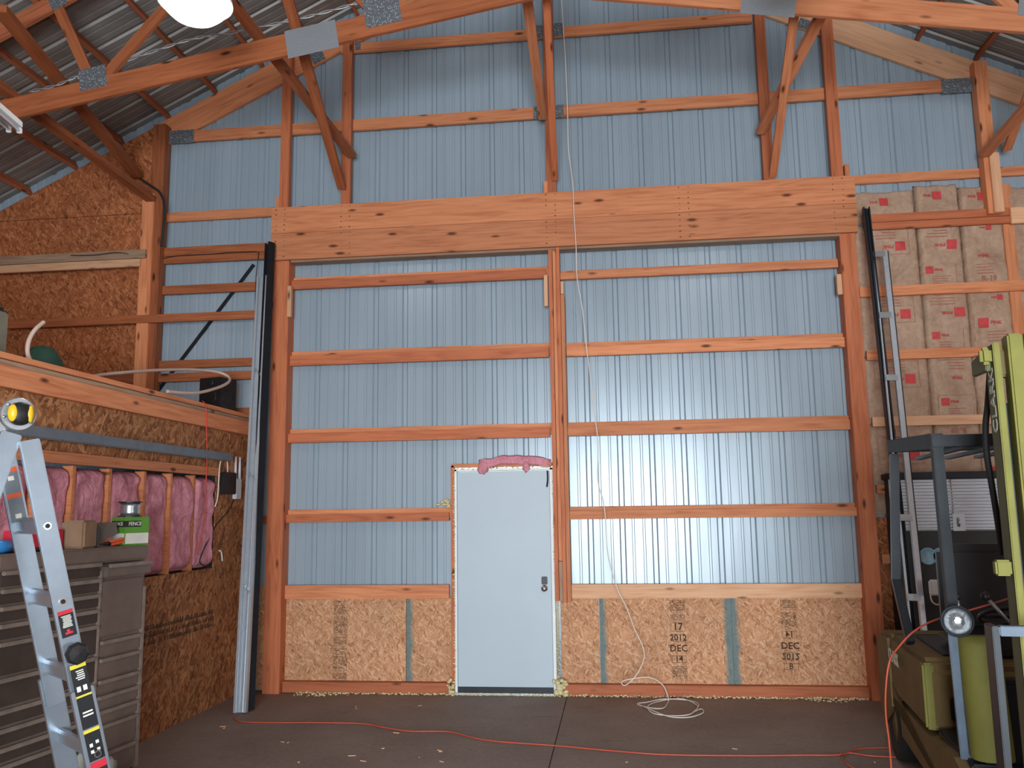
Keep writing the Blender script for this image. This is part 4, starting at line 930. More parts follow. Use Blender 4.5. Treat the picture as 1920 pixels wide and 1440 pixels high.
c = ontop(12, 1024); bm = tube_bm([(0, -.12, .036), (0, .06, .036)], .036, 20); o = empty('spray_can', c, 'blue spray can lying at the left end of the tool cabinet', 'spray can'); child(o, 'can', bm, 'can_blue', True); child(o, 'cap', tube_bm([(0, .06, .036), (0, .10, .036)], .03, 18), 'tape_brown', True)
c = ontop(200, 1010)
o = empty('pliers', c+Vector((.03, 0, .0)), 'pliers with orange handles in front of the green carton', 'pliers')
for dz, yy in ((.012, .02), (.03, .0)): child(o, 'handle', tube_bm(spline([(.0, -.02+yy, dz), (.02, .06, dz+.01), (.015, .15, dz+.02)], 6), .010), 'decal_orange', True)
child(o, 'jaws', tube_bm([(0, -.02, .02), (-.01, -.10, .018)], .014, 8, radii=[.015, .006]), 'dark_or_shaded_steel', True)
o = tag(obj('screwdriver', tube_bm([(0, -.08, .012), (0, .0, .012), (0, .08, .012)], .008, 8, radii=[.004, .005, .014]), 'black_plastic', None, True, loc=ontop(40, 1022)+Vector((.06, 0, 0))), 'small dark hand tool lying next to the blue spray can', 'hand tool')

# crumpled plastic sheet in front of cabinet
bm = bmesh.new(); bmesh.ops.create_grid(bm, x_segments=34, y_segments=34, size=1)
c = AD(155, 1420, 5.2)
for v in bm.verts:
    r = v.co.length; h = max(0, 1-r*r*.8); nn = noise.fractal(v.co*2.2, 1, 2, 4)
    v.co = Vector((-.60+v.co.x*.20+.05*nn, -4.0+v.co.y*.42+.05*nn, .02+.42*h+.14*nn*h)); v.co.z = max(.003, v.co.z)
tag(obj('plastic_bag', bm, 'plastic_film', None, True), 'crumpled translucent plastic bag on the floor before the tool cabinet', 'plastic bag')

# ---- the articulated ladder
LD = empty('folding_ladder', (0, -4.7, 0), 'aluminium articulated ladder with round yellow and black hinge, near the left edge', 'ladder')
hz0 = AD(30, 775, 3.55)
rd = Vector((-(math.sin(math.radians(45)+YAW)), math.cos(math.radians(45)+YAW), 0))       # along the rungs, away from the camera
sd_ = Vector((rd.y, -rd.x, 0))                                                           # splay direction of this leg pair
near_top = AD(54, 825, 3.52); near_bot = AD(210, 1440, 3.42)
dv = (near_bot-near_top); dv = dv - rd*dv.dot(rd); dv.normalize(); k = -near_top.z/dv.z; foot = near_top+dv*k
RL = (foot-near_top).length; rung_w = .36; flare = .10
def railz(s, off): return near_top+dv*s+rd*off
nrm = dv.cross(rd).normalized()
if nrm.dot(CAM-near_top) < 0: nrm = -nrm
def lbox(name, s0, s1, o0, o1, th, wd, mat, bev=.004, lift=0, par=LD):
    """box beam from rail station (s0, off o0) to (s1, o1); th across the rung direction, wd in the face direction"""
    a, b = railz(s0, o0)+sd_*0, railz(s1, o1); m, L = frame(a, b, rd); bm = box((0, -wd/2, -th/2), (L, wd/2, th/2), bev)
    o = obj(name, bm, mat); o.parent = par; o.matrix_local = parent_inv(par) @ m; return o, m, L
W_ = .078
rn, mn, Ln = lbox('near_rail', 0, RL*.56, 0, 0, .026, W_, 'aluminium'); rf, mf, Lf = lbox('far_rail', 0, RL*.56, rung_w, rung_w, .026, W_, 'aluminium')
rn2, mn2, Ln2 = lbox('near_outer_rail', RL*.50, RL-.02, -.022, -.05, .03, W_+.012, 'aluminium'); rf2, mf2, Lf2 = lbox('far_outer_rail', RL*.50, RL-.02, rung_w+.022, rung_w+.05, .03, W_+.012, 'aluminium')
for mt_, L_ in ((mn2, Ln2), (mf2, Lf2)):
    bm = box((L_-.06, -W_*.6, -.022), (L_+.02, W_*.6, .022), .008); o = obj('foot', bm, 'black_rubber'); o.parent = LD; o.matrix_local = parent_inv(LD) @ mt_
st = [.50+.305*k for k in range(6)]
s_at = lambda py: None
for i, s in enumerate([.36+.305*k*1.04 for k in range(6)]):
    if s > RL-.1: break
    w_in = rung_w if s < RL*.55 else rung_w+.06; o0 = 0 if s < RL*.55 else -.03
    a, b = railz(s, o0), railz(s, o0+w_in); m, L = frame(a, b, nrm)
    prof = [(-.034, .008), (-.02, .016), (.02, .016), (.034, .008), (.034, -.006), (.02, -.014), (-.02, -.014), (-.034, -.006)]
    bm = prism_bm(prof, 'x', 0, L); o = obj('rung', bm, 'aluminium', LD); o.matrix_local = parent_inv(LD) @ m
    bm = bmesh.new(); lathe_bm([(.010, 0), (.015, .0), (.015, .004), (.010, .004)], 20, bm, False); o = obj('rung_rivet', bm, 'chrome', LD)
    # rivet ring + hole on outer face of the near rail
    ms = Matrix.Translation(a-rd*(.013 if s < RL*.5 else .03)) @ (-rd).to_track_quat('Z', 'Y').to_matrix().to_4x4(); o.matrix_local = parent_inv(LD) @ ms
    bm = lathe_bm([(0, .001), (.010, .001), (.010, .002), (0, .002)], 20); o = obj('rivet_hole', bm, 'decal_black', LD); o.matrix_local = parent_inv(LD) @ ms
# hinge: two round metal cheeks + yellow / black release knob, near and far
def hinge(c, far):
    q = (-rd).to_track_quat('Z', 'Y').to_matrix().to_4x4(); b = Matrix.Translation(c) @ q
    def hp(name, bm, mat, dz=0, sm=True):
        o = obj(name, bm, mat, LD, sm); o.matrix_local = parent_inv(LD) @ b @ Matrix.Translation((0, 0, dz)); return o
    hp('hinge_plate', lathe_bm([(0, 0), (.066, 0), (.068, .004), (.068, .022), (.064, .027), (0, .028)], 40), 'bracket_steel', -.014, False)
    if not far:
        kb = hp('release_knob', lathe_bm([(0, .014), (.046, .014), (.048, .03), (.044, .05), (.03, .06), (0, .062)], 32), 'black_plastic')
        for sgn in (-1, 1):
            bm = lathe_bm([(0, 0), (.019, 0), (.017, .012), (0, .016)], 24)
            for v in bm.verts: v.co.y *= 1.9
            o = obj('grip_pad', bm, 'yellow_plastic', kb, True); o.location = (sgn*.03, 0, .044); o.rotation_euler = (0, sgn*.6, 0)
    for a_ in (-.6, .2, 2.4, 3.4):
        bm = lathe_bm([(0, 0), (.007, 0), (.006, .005), (0, .006)], 12); o = hp('rivet', bm, 'bracket_steel', .015); o.matrix_local = parent_inv(LD) @ b @ Matrix.Translation((.056*math.cos(a_), .056*math.sin(a_), .013))
ch = AD(34, 777, 3.52); hinge(ch, False); hinge(ch+rd*rung_w, True)
a = AD(70, 800, 3.52)
# other pair of legs leaning the other way (mostly outside the frame)
dv2 = Vector((-(dv.dot(sd_))*sd_.x, -(dv.dot(sd_))*sd_.y, dv.z)).normalized()
for off, nm in ((0, 'rear_leg_near'), (rung_w, 'rear_leg_far')):
    s0 = ch + rd*off + dv2*.08; kk = -s0.z/dv2.z; s1 = s0+dv2*(kk-.01); m, L = frame(s0, s1, rd); o = obj('back_rail', box((0, -W_/2, -.013), (L, W_/2, .013), .004), 'aluminium'); o.parent = LD; o.matrix_local = parent_inv(LD) @ m
for k in range(1, 7):
    s0 = ch + dv2*(.08+k*.31); a_, b_ = s0, s0+rd*rung_w
    if a_.z < .1: break
    m, L = frame(a_, b_, (0, 0, 1)); o = obj('rung', prism_bm(prof, 'x', 0, L) if False else box((0, -.03, -.014), (L, .03, .014), .004), 'aluminium', LD); o.matrix_local = parent_inv(LD) @ m
# decals on the near rail
def decal(mt_, s0, s1, w, z, parts, side=-1):
    """label stuck on the outer (camera) face of a rail; mt_ = rail frame, z = face height in local z"""
    bm = bmesh.new(); bbox(bm, (s0, -w/2, min(z, z+side*.001)), (s1, w/2, max(z, z+side*.001)), 0, 0)
    for (a0, a1, b0, b1, mi) in parts: bbox(bm, (s0+(s1-s0)*a0, -w/2+w*b0, min(z+side*.001, z+side*.0018)), (s0+(s1-s0)*a1, -w/2+w*b1, max(z+side*.001, z+side*.0018)), 0, mi)
    o = obj('decal', bm, None, LD, mats=['decal_black', 'decal_red', 'white_ink', 'decal_yellow', 'decal_orange', 'channel_grey']); o.matrix_local = parent_inv(LD) @ mt_; return o
def near_s(py, px):   # station on the near rail seen at this pixel
    best = min(range(0, 400), key=lambda i: abs(pix(near_top+dv*(i*RL/400))[1]-py)); return best*RL/400
def pix(p):
    d_ = p-CAM; z = d_.dot(FW); return (960+F*d_.dot(RT)/z, 720-F*d_.dot(UP)/z)
lines = lambda a0, a1, n, mi=2, b0=.15, b1=.85: [(a0+(a1-a0)*k/n, a0+(a1-a0)*(k+.5)/n, b0+random.uniform(0, .08), b1-random.uniform(0, .2), mi) for k in range(n)]
s0, s1 = near_s(1144, 140), near_s(1192, 150)
decal(mn, s0, s1, .058, -.0132, [(0, .14, 0, 1, 1)] + lines(.2, .66, 9) + [(.72, .82, .42, .62, 1), (.82, .9, .25, .75, 1)])
o_ = RL*.50
s0, s1 = near_s(1243, 160)-o_, near_s(1360, 190)-o_
decal(mn2, s0, s1, .062, -.0152, [(0, .06, 0, 1, 3)] + lines(.1, .26, 5) + [(.34, .42, .2, .45, 2), (.34, .42, .6, .85, 2), (.48, .51, 0, 1, 3)] + lines(.74, .84, 2, 2, .1, .9))
s0, s1 = near_s(1363, 190)-o_, near_s(1421, 200)-o_
decal(mn2, s0, s1, .062, -.0152, [(0, .1, 0, 1, 3), (.4, .5, .2, .4, 2), (.45, .56, .6, .8, 2), (.64, .74, .2, .4, 2), (.66, .76, .6, .8, 2)])
s0, s1 = near_s(1422, 200)-o_, near_s(1500, 200)-o_
decal(mn2, s0, s1, .062, -.0152, [(0, .16, 0, 1, 1)] + lines(.25, .9, 8))
# decal on the inside face of the far rail (faces the camera too)
s0, s1 = near_s(880, 60), near_s(955, 60)
bm = bmesh.new()
d_ = decal(mf, .10, .34, .06, -.0132, [(0, .09, 0, 1, 4), (.48, .56, 0, 1, 4)] + [(.16, .24, .3, .7, 2), (.86, .94, .3, .7, 2)] + lines(.3, .44, 3, 0) + lines(.6, .76, 3, 0)); d_.data.materials[0] = M['channel_grey']
# lock knob
q = (-rd).to_track_quat('Z', 'Y').to_matrix().to_4x4(); sk = near_s(1223, 160)
bm = lathe_bm([(0, 0), (.03, 0), (.044, .01), (.046, .028), (.036, .04), (0, .044)], 8)
o = obj('lock_knob', bm, 'black_plastic', LD); o.matrix_local = parent_inv(LD) @ Matrix.Translation(railz(sk, -.035)) @ q

# ---- the forklift
FA = math.radians(7); FO = Vector((3.86, -3.80, 0))
fk = empty('forklift', FO, 'yellow-green forklift with dark overhead guard at the right edge', 'forklift', rz=-FA)
# local frame: y = toward its rear (away from camera), x = to the right
MI = parent_inv(fk)
def loc(p): return MI @ Vector(p)
def fv(px, py, v=0.0):          # local point on the plane x = v
    p0 = FO + Vector((math.cos(FA), -math.sin(FA), 0))*v; return loc(AV(px, py, p0, FA))
def fb(name, lo, hi, mat, bev=.01, par=None, mats=None):
    o = obj(name, box(lo, hi, bev), mat); o.parent = par or fk; return o
def fbar(name, a, b, w, t, mat, up=(0, -1, 0), bev=.004, par=None):
    m, L = frame(a, b, up); o = obj(name, box((0, -t/2, -w/2), (L, t/2, w/2), bev), mat); o.parent = par or fk; o.matrix_local = m; return o
BW = 1.02
# body side: chassis with wheel arch
hf = fv(1728, 1236); hfb = fv(1734, 1366); hr = fv(1669, 1304)
yh0 = hf.y; zh = hf.z; yh1 = fv(1668, 1200).y
ymid = max(yh0+.75, min(yh1, yh0+1.1)); ycw = fv(1646, 1200).y; ycw = max(ymid+.35, min(ycw, ymid+.6))
zl0, zl1 = hfb.z, max(.30, min(.5, hr.z))
bm = bmesh.new()
wc = (ymid+.10, .23); wr = .30
arch = [(wc[0]+wr*math.cos(a_), wc[1]+wr*math.sin(a_)) for a_ in [PI*(1-k/12) for k in range(13)] if wc[1]+wr*math.sin(a_) > .16]
poly = [(-.05, .16), (-.05, .43), (.12, .47), (yh0-.05, zl0-.02), (ymid, zl0-.02), (ycw-.05, zl0-.02), (ycw-.05, .16)] + arch[::-1]
prism_bm(poly, 'x', .0, BW, bm); o = obj('chassis', bm, 'fork_olive', fk)
hood = obj('seat_hood', prism_bm([(yh0, zl0), (yh0-.01, zh-.05), (yh0+.04, zh), (ymid, zh+.0), (ymid, zl0)], 'x', .0, BW, bev=.03), 'fork_olive', fk, True)
hood.data.polygons.foreach_set('use_smooth', [False]*len(hood.data.polygons))
fb('corner_strip', (-.003, yh0-.012, zl0+.01), (.058, yh0+.03, zh-.02), 'fork_green', .012, hood)
fb('hand_slot', (.125, yh0-.022, zh-.33), (.185, yh0-.008, zh-.20), 'black_plastic', .01, hood)
fb('hood_grille', (.14, yh0+.12, zh), (.42, ymid-.1, zh+.012), 'dark_or_shaded_steel', .004, hood)
cw = obj('counterweight', prism_bm([(ymid+.005, .34), (ymid+.005, zh+.0), (ycw-.12, zh-.02), (ycw, zh-.12), (ycw+.02, .3), (ycw-.1, .2), (ymid+.45, .2)], 'x', -.01, BW+.01, bev=.03), 'fork_olive', fk)
# clark lettering on the hood side
def side_text(s, h, c, v, par, vertical=False, mirror=False):
    # reads on the face whose normal is -x (left side); local y grows away from camera so letters run toward the rear
    m = Matrix.Translation((v, c[0], c[1])) @ Matrix.Rotation(-PI/2, 4, 'Z')
    if vertical: m = m @ Matrix.Rotation(-PI/2, 4, 'Y')
    return child(par, 'lettering', text_bm(s, h, .002), 'clark_white', mtx=m)
side_text('CLARK', .11, ((yh0+ymid)/2+.22, zh-.11), -.0325, hood)
for cx_ in (.09, BW-.09):
    for cy_, r_ in ((wc[0], .23), (.16, .225)):
        w_ = obj('wheel', lathe_bm([(0, -.07), (r_*.55, -.07), (r_*.6, -.085), (r_*.95, -.085), (r_, -.06), (r_, .06), (r_*.95, .085), (r_*.6, .085), (r_*.55, .07), (0, .07)], 36), 'tyre', fk, True)
        w_.location = (cx_, cy_, r_+.001); w_.rotation_euler = (0, PI/2, 0)
        child(w_, 'hub', lathe_bm([(0, -.078), (r_*.5, -.078), (r_*.45, -.05), (r_*.45, .05), (r_*.5, .078), (0, .078)], 24), 'fork_olive', True)
fb('floor_plate', (.05, -.02, .44), (BW-.02, yh0-.03, .475), 'dark_or_shaded_steel')
# overhead guard
tf = loc(AD(1755, 828, 4.4)); bfp = loc(AD(1812, 1432, 4.27)); trr = loc(AD(1676, 845, 5.5)); rb1 = loc(AD(1680, 1090, 5.45)); rb2 = loc(AD(1706, 1190, 5.2))
gd = fk
gf = fbar('front_guard_post', bfp, tf, .065, .05, 'guard_paint'); fbar('front_guard_post', bfp+Vector((BW-.05, 0, 0)), tf+Vector((BW-.05, 0, 0)), .065, .05, 'guard_paint')
lo_ = loc(AD(1786, 1180, 4.32)); fbar('post_cover', bfp+Vector((-.0, -.03, 0)), Vector((lo_.x, lo_.y-.03, lo_.z)), .02, .062, 'guard_blue')
for dx in (0, BW-.05):
    fbar('rear_guard_post', rb1+Vector((dx, 0, 0)), trr+Vector((dx, 0, -.02)), .06, .05, 'dark_or_shaded_steel'); fbar('rear_guard_brace', rb2+Vector((dx, 0, -.05)), rb1+Vector((dx, 0, .01)), .06, .05, 'dark_or_shaded_steel')
gx0 = tf.x-.03; gt = tf.z-.01
fbar('side_guard_beam', (tf.x, tf.y-.03, gt+.01), (trr.x, trr.y+.03, trr.z+.03), .08, .06, 'guard_paint', up=(0, 0, 1)); fbar('side_guard_beam', (tf.x+BW-.05, tf.y-.03, gt+.01), (trr.x+BW-.05, trr.y+.03, trr.z+.03), .08, .06, 'guard_paint', up=(0, 0, 1))
fb('front_guard_beam', (gx0, tf.y-.05, gt-.02), (gx0+BW, tf.y+.03, gt+.04), 'guard_paint', .004); fb('rear_guard_beam', (gx0, trr.y-.03, trr.z-.01), (gx0+BW, trr.y+.04, trr.z+.05), 'guard_paint', .004)
for k in range(1, 6): fb('guard_slat', (gx0+k*BW/6-.02, tf.y, gt-.03), (gx0+k*BW/6+.02, trr.y, gt-.01), 'dark_or_shaded_steel', .003)
# headlight on the front post
hl = loc(AD(1795, 1165, 4.2)); lt = obj('headlight', lathe_bm([(0, -.07), (.045, -.065), (.072, -.01), (.076, .0), (.072, .008), (.066, .004), (.062, -.012), (0, -.03)], 32), 'guard_paint', fk, True)
dirv = (MI.to_3x3() @ (CAM-AD(1795, 1165, 4.2))).normalized(); dirv = (dirv+Vector((0, -.4, -.05))).normalized(); lt.matrix_local = Matrix.Translation(hl) @ dirv.to_track_quat('Z', 'Y').to_matrix().to_4x4()
rf_ = child(lt, 'reflector', lathe_bm([(0, -.028), (.03, -.022), (.055, -.008), (.064, .002)], 28, cap=False), 'chrome', True); child(lt, 'lens', lathe_bm([(0, .016), (.03, .013), (.055, .006), (.064, .001), (.055, .0), (.03, .007), (0, .010)], 28, cap=False), 'lens_glass', True)
# yellow front cowl
a = loc(AD(1842, 1196, 4.18)); b = loc(AD(1872, 1432, 4.08))
cwv = obj('front_cowl', bmesh.new(), 'fork_green', fk, True)
bm = bmesh.new(); rings = []
for k in range(13):
    t_k = k/12; c = a.lerp(b, t_k); r = []
    for j in range(13):
        an = PI*(j/12); r.append(bm.verts.new((c.x-.095*math.cos(an), c.y+.10-.10*math.sin(an)**.6, c.z)))
    rings.append(r)
for p, q in zip(rings, rings[1:]):
    for j in range(12): bm.faces.new((p[j], p[j+1], q[j+1], q[j]))
bm.faces.new(rings[0][::-1]); bm.to_mesh(cwv.data); bm.free(); cwv.data.polygons.foreach_set('use_smooth', [True]*len(cwv.data.polygons))
for t_k in (.15, .42):
    c = a.lerp(b, t_k); bm = lathe_bm([(0, 0), (.011, 0), (.010, .006), (0, .007)], 14); o = obj('bolt', bm, 'fork_olive', cwv, True); o.location = (c.x+.02, c.y+.0, c.z); o.rotation_euler = (PI/2, 0, 0)
# mast
mz = loc(AD(1858, 645, 3.68)).z; ml = loc(AD(1846, 700, 3.74)); mf_ = loc(AD(1870, 700, 3.66))
mx, my = mf_.x, mf_.y; md = .11
mast = empty('mast_anchor', (0, 0, 0), None, None); bpy.data.objects.remove(mast)
def channel(name, x0, x1, y0, y1, z0, z1, mat, th=.014):
    bm = bmesh.new(); bbox(bm, (x0, y0, z0), (x0+th, y1, z1), .002); bbox(bm, (x0, y0, z0), (x1, y0+th, z1), .002); bbox(bm, (x0, y1-th, z0), (x1, y1, z1), .002); return obj(name, bm, mat, fk)
mo = channel('outer_mast_rail', mx-.012, mx+.022, my, my+md, .06, mz, 'fork_shade'); fb('rail_edge', (mx-.012, my-.012, .06), (mx+.016, my+.0, mz+.005), 'fork_green', .004, mo)
fb('inner_mast_rail', (mx+.040, my-.04, .08), (mx+.100, my+.05, mz+.035), 'fork_green', .008)
fb('inner_mast_rail', (mx+.118, my-.05, .08), (mx+.178, my+.05, mz+.045), 'fork_green', .008)
for dx in (.56, .64, .72): fb('inner_mast_rail', (mx+dx, my-.04, .08), (mx+dx+.06, my+.05, mz+.03), 'fork_green', .008)
fb('mast_back_plate', (mx+.0, my+.052, .1), (mx+.78, my+.075, mz-.25), 'black_plastic', .004); fb('mast_cross_beam', (mx, my+.02, mz-.14), (mx+.78, my+.09, mz-.02), 'fork_olive', .01)
# text up the mast side
ztc = (AD(1865, 690, 3.7).z+AD(1875, 815, 3.7).z)/2
m = Matrix.Translation((mx-.0135, my+md*.42, ztc)) @ Matrix.Rotation(-PI/2, 4, 'Z') @ Matrix.Rotation(-PI/2, 4, 'Y')
child(mo, 'lettering', text_bm('CLARK', .088, .002), 'clark_white', mtx=m)
# brackets on the mast side
pz = loc(AD(1840, 672, 3.7)).z
br = obj('mast_bracket', prism_bm([(my+.03, pz-.055), (my+.03, pz+.045), (my+md+.13, pz+.02), (my+md+.13, pz-.05)], 'x', mx-.035, mx-.013, bev=.004), 'fork_shade', fk)
fb('bracket_pin', (mx-.06, my-.005, pz-.03), (mx-.012, my+.04, pz+.045), 'fork_green', .014, br)
pz = loc(AD(1870, 1062, 3.62)).z; br = fb('mast_bracket', (mx-.075, my+.0, pz-.035), (mx-.013, my+.05, pz+.03), 'fork_green', .008)
P = [loc(AD(px, py, 3.85)) for px, py in ((1856, 700), (1852, 760), (1848, 800), (1850, 850), (1858, 900), (1868, 960), (1880, 1040))]
o = obj('hydraulic_hose', tube_bm(spline(P, 6), .014), 'black_rubber', fk, True)
# carriage / load backrest frame
c1 = loc(AD(1867, 1182, 3.30)); c2 = loc(AD(1886, 1470, 3.30))
fb('backrest_post', (c1.x-.012, c1.y, .1), (c1.x+.014, c1.y+.11, c1.z+.015), 'dark_or_shaded_steel', .003); fb('backrest_bar', (c1.x+.014, c1.y, c1.z-.022), (c1.x+.8, c1.y+.05, c1.z+.015), 'guard_blue', .004); fb('backrest_post', (c1.x+.79, c1.y, .1), (c1.x+.82, c1.y+.11, c1.z+.015), 'dark_or_shaded_steel', .003)
fb('carriage_plate', (c1.x, c1.y+.06, .12), (c1.x+.8, c1.y+.10, .45), 'dark_or_shaded_steel', .004)
for dx in (.12, .58): fbar('fork', (c1.x+dx, c1.y+.02, .07), (c1.x+dx, c1.y-.5, .06), .035, .1, 'dark_or_shaded_steel', up=(0, 0, 1))
# seat, steering column and levers
fb('seat_base', (.22, yh0+.05, zh+.013), (.80, yh0+.60, zh+.12), 'black_plastic', .04); fb('seat_back', (.24, yh0+.50, zh+.1), (.78, yh0+.64, zh+.62), 'black_plastic', .05)
cb = Vector((.42, .12, .36)); ct = Vector((.42, .42, 1.12)); o = obj('steering_column', tube_bm([cb, ct], .03, 12), 'dark_or_shaded_steel', fk, True)
an_ = [(k/24*2*PI) for k in range(24)]; bm = tube_bm([(.17*math.cos(q_), .17*math.sin(q_), 0) for q_ in an_], .012, 8, closed=True); tube_bm([(-.17, 0, 0), (.17, 0, 0)], .012, 6, bm); tube_bm([(0, 0, 0), (0, -.17, 0)], .012, 6, bm)
child(fk, 'steering_wheel', bm, 'black_plastic', True, Matrix.Translation(ct) @ (ct-cb).to_track_quat('Z', 'Y').to_matrix().to_4x4())
for (p, q) in (((1848, 1118, 4.3), (1895, 1170, 4.25)), ((1792, 1118, 4.5), (1812, 1185, 4.5))):
    A_, B_ = loc(AD(*p)), loc(AD(*q)); lv = obj('control_lever', tube_bm([A_, B_], .009, 8), 'bracket_steel', fk, True); kb = obj('lever_knob', lathe_bm([(0, -.025), (.022, -.015), (.024, .01), (0, .028)], 14), 'black_plastic', lv, True); kb.location = A_
fb('dash_panel', (.1, .02, .36), (.9, .14, .86), 'black_plastic', .02)
P = [(3.9, -3.3)]; P = [AD(px, py, dd) for px, py, dd in ((1960, 1100, 4.6), (1905, 1118, 4.5), (1850, 1135, 4.5), (1790, 1152, 4.6), (1745, 1166, 4.8), (1712, 1185, 4.9), (1686, 1212, 4.95), (1668, 1240, 5.0), (1661, 1290, 4.95), (1661, 1340, 4.85), (1667, 1390, 4.75), (1671, 1440, 4.65), (1672, 1480, 4.6), (1674, 1560, 4.55))]
P[-1].z = max(P[-1].z, .01)
cable('extension_cord', P, .0052, 'orange_cord', 'orange cord draped over the side of the forklift and down its rear corner')

# ---- black machine cabinet with ribbed silver panels behind the forklift
e = empty('equipment_cabinet', (5.6, -.3, 0), 'black cabinet with ribbed silver metal panels behind the forklift', 'cabinet')
def ep(name, lo, hi, mat, bev=.004):
    o = obj(name, box(lo, hi, bev), mat); o.parent = e; o.matrix_local = parent_inv(e); return o
ex0 = AY(1703, 950, -.42).x; zt_ = AY(1780, 897, -.42).z; zb_ = AY(1780, 995, -.42).z
ep('body', (4.70, -.40, .0), (6.6, -.10, zt_+.06), 'black_plastic', .01); ep('top_rail', (4.68, -.44, zt_), (6.62, -.09, zt_+.055), 'dark_or_shaded_steel', .006)
xm = AY(1786, 950, -.43).x
for nm, xa_, xb_ in (('ribbed_panel', ex0-.14, xm-.006), ('ribbed_panel', xm+.006, xm+.85)):
    bm = bmesh.new(); n = 16; hh = (zt_-zb_)/n; pr_ = []
    for k in range(n):
        z = zb_+k*hh
        for t_k, y in ((0, 0), (.15, -.001), (.3, -.014), (.5, -.022), (.7, -.014), (.85, -.002)): pr_.append((z+t_k*hh, -.412+y))
    pr_.append((zt_, -.412)); A = [bm.verts.new((xa_, y, z)) for z, y in pr_]; B = [bm.verts.new((xb_, y, z)) for z, y in pr_]
    for i in range(len(pr_)-1): bm.faces.new((A[i], B[i], B[i+1], A[i+1])).material_index = 1 if i % 6 == 5 else 0  # groove faces coloured dark to paint the shadow gaps between slats
    bbox(bm, (xa_-.006, -.412, zb_), (xa_+.002, -.400, zt_)); bbox(bm, (xb_-.002, -.412, zb_), (xb_+.006, -.400, zt_))
    o = obj(nm, bm, None, None, True, mats=['ribbed_silver', 'dark_or_shaded_steel']); o.parent = e; o.matrix_local = parent_inv(e)
lc = AY(1801, 980, -.44); ep('latch_plate', (lc.x-.06, -.434, lc.z-.07), (lc.x+.04, -.43, lc.z+.08), 'bracket_steel', .001)
bm = tube_bm([(lc.x-.015, -.445, lc.z-.03), (lc.x-.015, -.455, lc.z-.02), (lc.x-.015, -.455, lc.z+.03), (lc.x-.015, -.445, lc.z+.04)], .008); o = obj('latch', bm, 'chrome', None, True); o.parent = e; o.matrix_local = parent_inv(e)
for px in (1741, 1765):
    c = AY(px, 1043, -.43); bm = lathe_bm([(0, 0), (.072, 0), (.074, .02), (.066, .024), (.062, .018), (0, .018)], 28); g = obj('gauge', bm, 'gauge_blue', None, True); g.parent = e; g.matrix_local = parent_inv(e) @ Matrix.Translation((c.x, -.40, c.z)) @ Matrix.Rotation(PI/2, 4, 'X')
# shelf stub, white jug and clutter in front of the cabinet
c = AY(1747, 1098, -1.0)
e = empty('white_canister', (c.x, -1.05, c.z-.09), 'small white canister with a hoop handle seen through the forklift cage', 'canister')
child(e, 'body', box((-.035, -.03, .02), (.035, .03, .14), .012), 'white_paint'); child(e, 'handle', tube_bm(spline([(-.045, -.035, .05), (-.04, -.04, -.02), (0, -.04, -.05), (.04, -.04, -.02), (.045, -.035, .05)], 6), .006), 'white_cable', True)
zsf = c.z-.07-.05
e = empty('tool_stand', (4.9, -1.05, 0), 'dark metal stand behind the forklift holding the white canister', 'stand')
def sp3(name, lo, hi, mat, bev=.004):
    o = obj(name, box(lo, hi, bev), mat); o.parent = e; o.matrix_local = parent_inv(e)
sp3('shelf', (4.80, -1.25, zsf-.03), (5.3, -.945, zsf), 'box_grey')
for xx in (4.82, 5.26):
    for yy in (-1.23, -.98): sp3('leg', (xx, yy, 0), (xx+.03, yy+.03, zsf-.03), 'dark_or_shaded_steel')

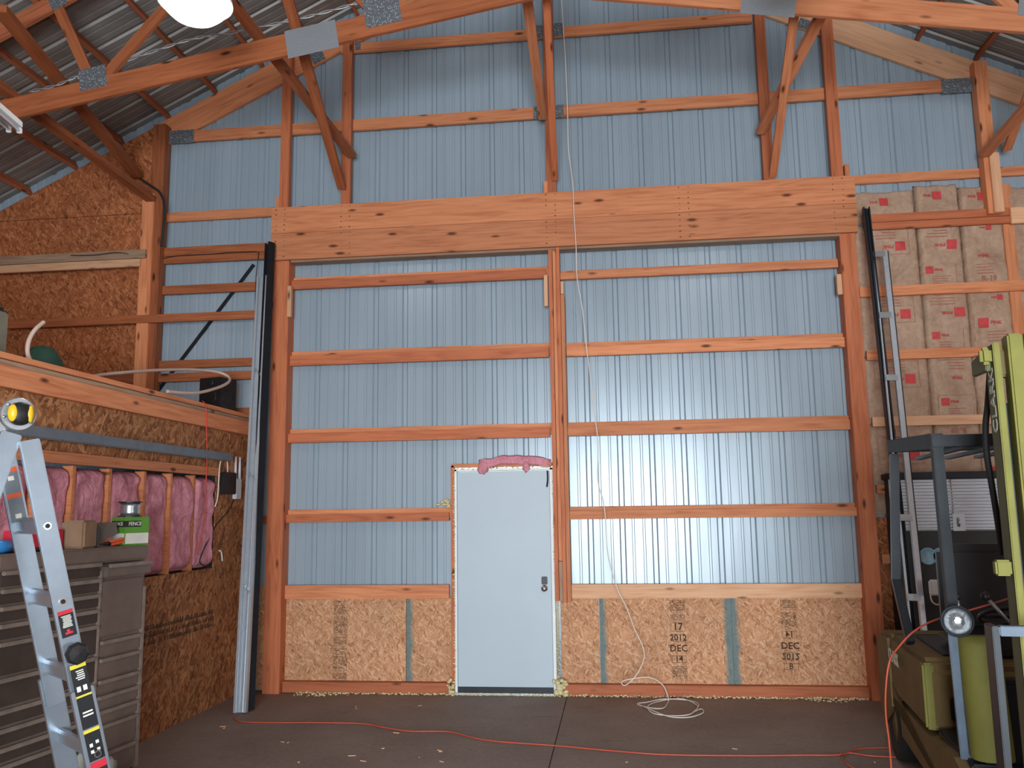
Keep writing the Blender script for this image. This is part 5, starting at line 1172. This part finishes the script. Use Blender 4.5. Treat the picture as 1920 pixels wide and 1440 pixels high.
# ---- ceiling lamps
def highbay(x, y, z, label):
    e = empty('high_bay_lamp', (x, y, z), label, 'ceiling lamp', 'round high-bay lamps')
    l = bpy.data.lights.new('high_bay_beam', 'AREA'); l.shape = 'DISK'; l.size = .4; l.energy = 8; l.color = (1, .98, .95); lo = bpy.data.objects.new('high_bay_beam', l); COL.objects.link(lo); lo.location = (x, y, z-.12)
    child(e, 'lens', lathe_bm([(0, -.10), (.08, -.092), (.15, -.066), (.192, -.025), (.205, .02), (.0, .02)], 40), 'lamp_lens', True)
    child(e, 'housing', lathe_bm([(.0, .03), (.235, .03), (.24, .022), (.235, .06), (.12, .10), (.10, .22), (.05, .24), (0, .24)], 32), 'white_paint', True)
    zz = roofz(x)-z-.1; child(e, 'stem', tube_bm([(0, 0, .23), (0, 0, zz)], .01, 8), 'bracket_steel', True)
pL = AY(366, 12, -3.4); highbay(pL.x, -3.4, pL.z+.0, 'glowing round ceiling lamp hanging before the near truss, upper left')
highbay(3.5, -3.4, pL.z+.03, 'second glowing round ceiling lamp just above the frame, right of centre')
# fluorescent batten
a = AD(-20, 200, 5.0); b = AD(28, 240, 5.45)
fx = empty('tube_light', a, 'unlit fluorescent tube fixture poking in at the left edge', 'tube light'); m, L = frame(a+(a-b)*2, b, (0, 0, 1)); mi_ = parent_inv(fx) @ m
child(fx, 'channel', box((0, -.045, 0), (L, .045, .045), .006), 'white_paint', mtx=mi_)
for sgn in (-1, 1): child(fx, 'tube', tube_bm([(.03, sgn*.03, -.02), (L-.03, sgn*.03, -.02)], .013, 12), 'clear_tube', True, mi_)
for sgn in (-1, 1): child(fx, 'socket', box((L-.03, sgn*.03-.014, -.036), (L, sgn*.03+.014, .0), .004), 'white_paint', mtx=mi_)
zz = roofz(b.x)-.1
child(fx, 'hanger', tube_bm([(.3, 0, .04), (.3, 0, .7)], .004, 6), 'bracket_steel', mtx=mi_)

# ---------------------------------------------------------------- light
w = bpy.data.worlds.new('sky'); SC.world = w; w.use_nodes = True; n = w.node_tree.nodes; bg = n['Background']
sky = n.new('ShaderNodeTexSky'); sky.sky_type = 'NISHITA'; sky.sun_disc = False; sky.sun_elevation = math.radians(40); sky.sun_rotation = math.radians(200); w.node_tree.links.new(sky.outputs[0], bg.inputs[0]); bg.inputs[1].default_value = .25
def area(name, loc_, rot, sx, sy, e_, c):
    l = bpy.data.lights.new(name, 'AREA'); l.shape = 'RECTANGLE'; l.size = sx; l.size_y = sy; l.energy = e_; l.color = c
    o = bpy.data.objects.new(name, l); COL.objects.link(o); o.location = loc_; o.rotation_euler = rot; return o
area('doorway_daylight', ((DOX0+DOX1)/2, YR-.05, DOZ/2), (PI/2, 0, 0), DOX1-DOX0, DOZ, 850, (.86, .94, 1))
SC.view_settings.view_transform = 'Standard'; SC.view_settings.look = 'None'; SC.view_settings.gamma = 1; SC.view_settings.use_curve_mapping = False
SC.view_settings.exposure = 0.55
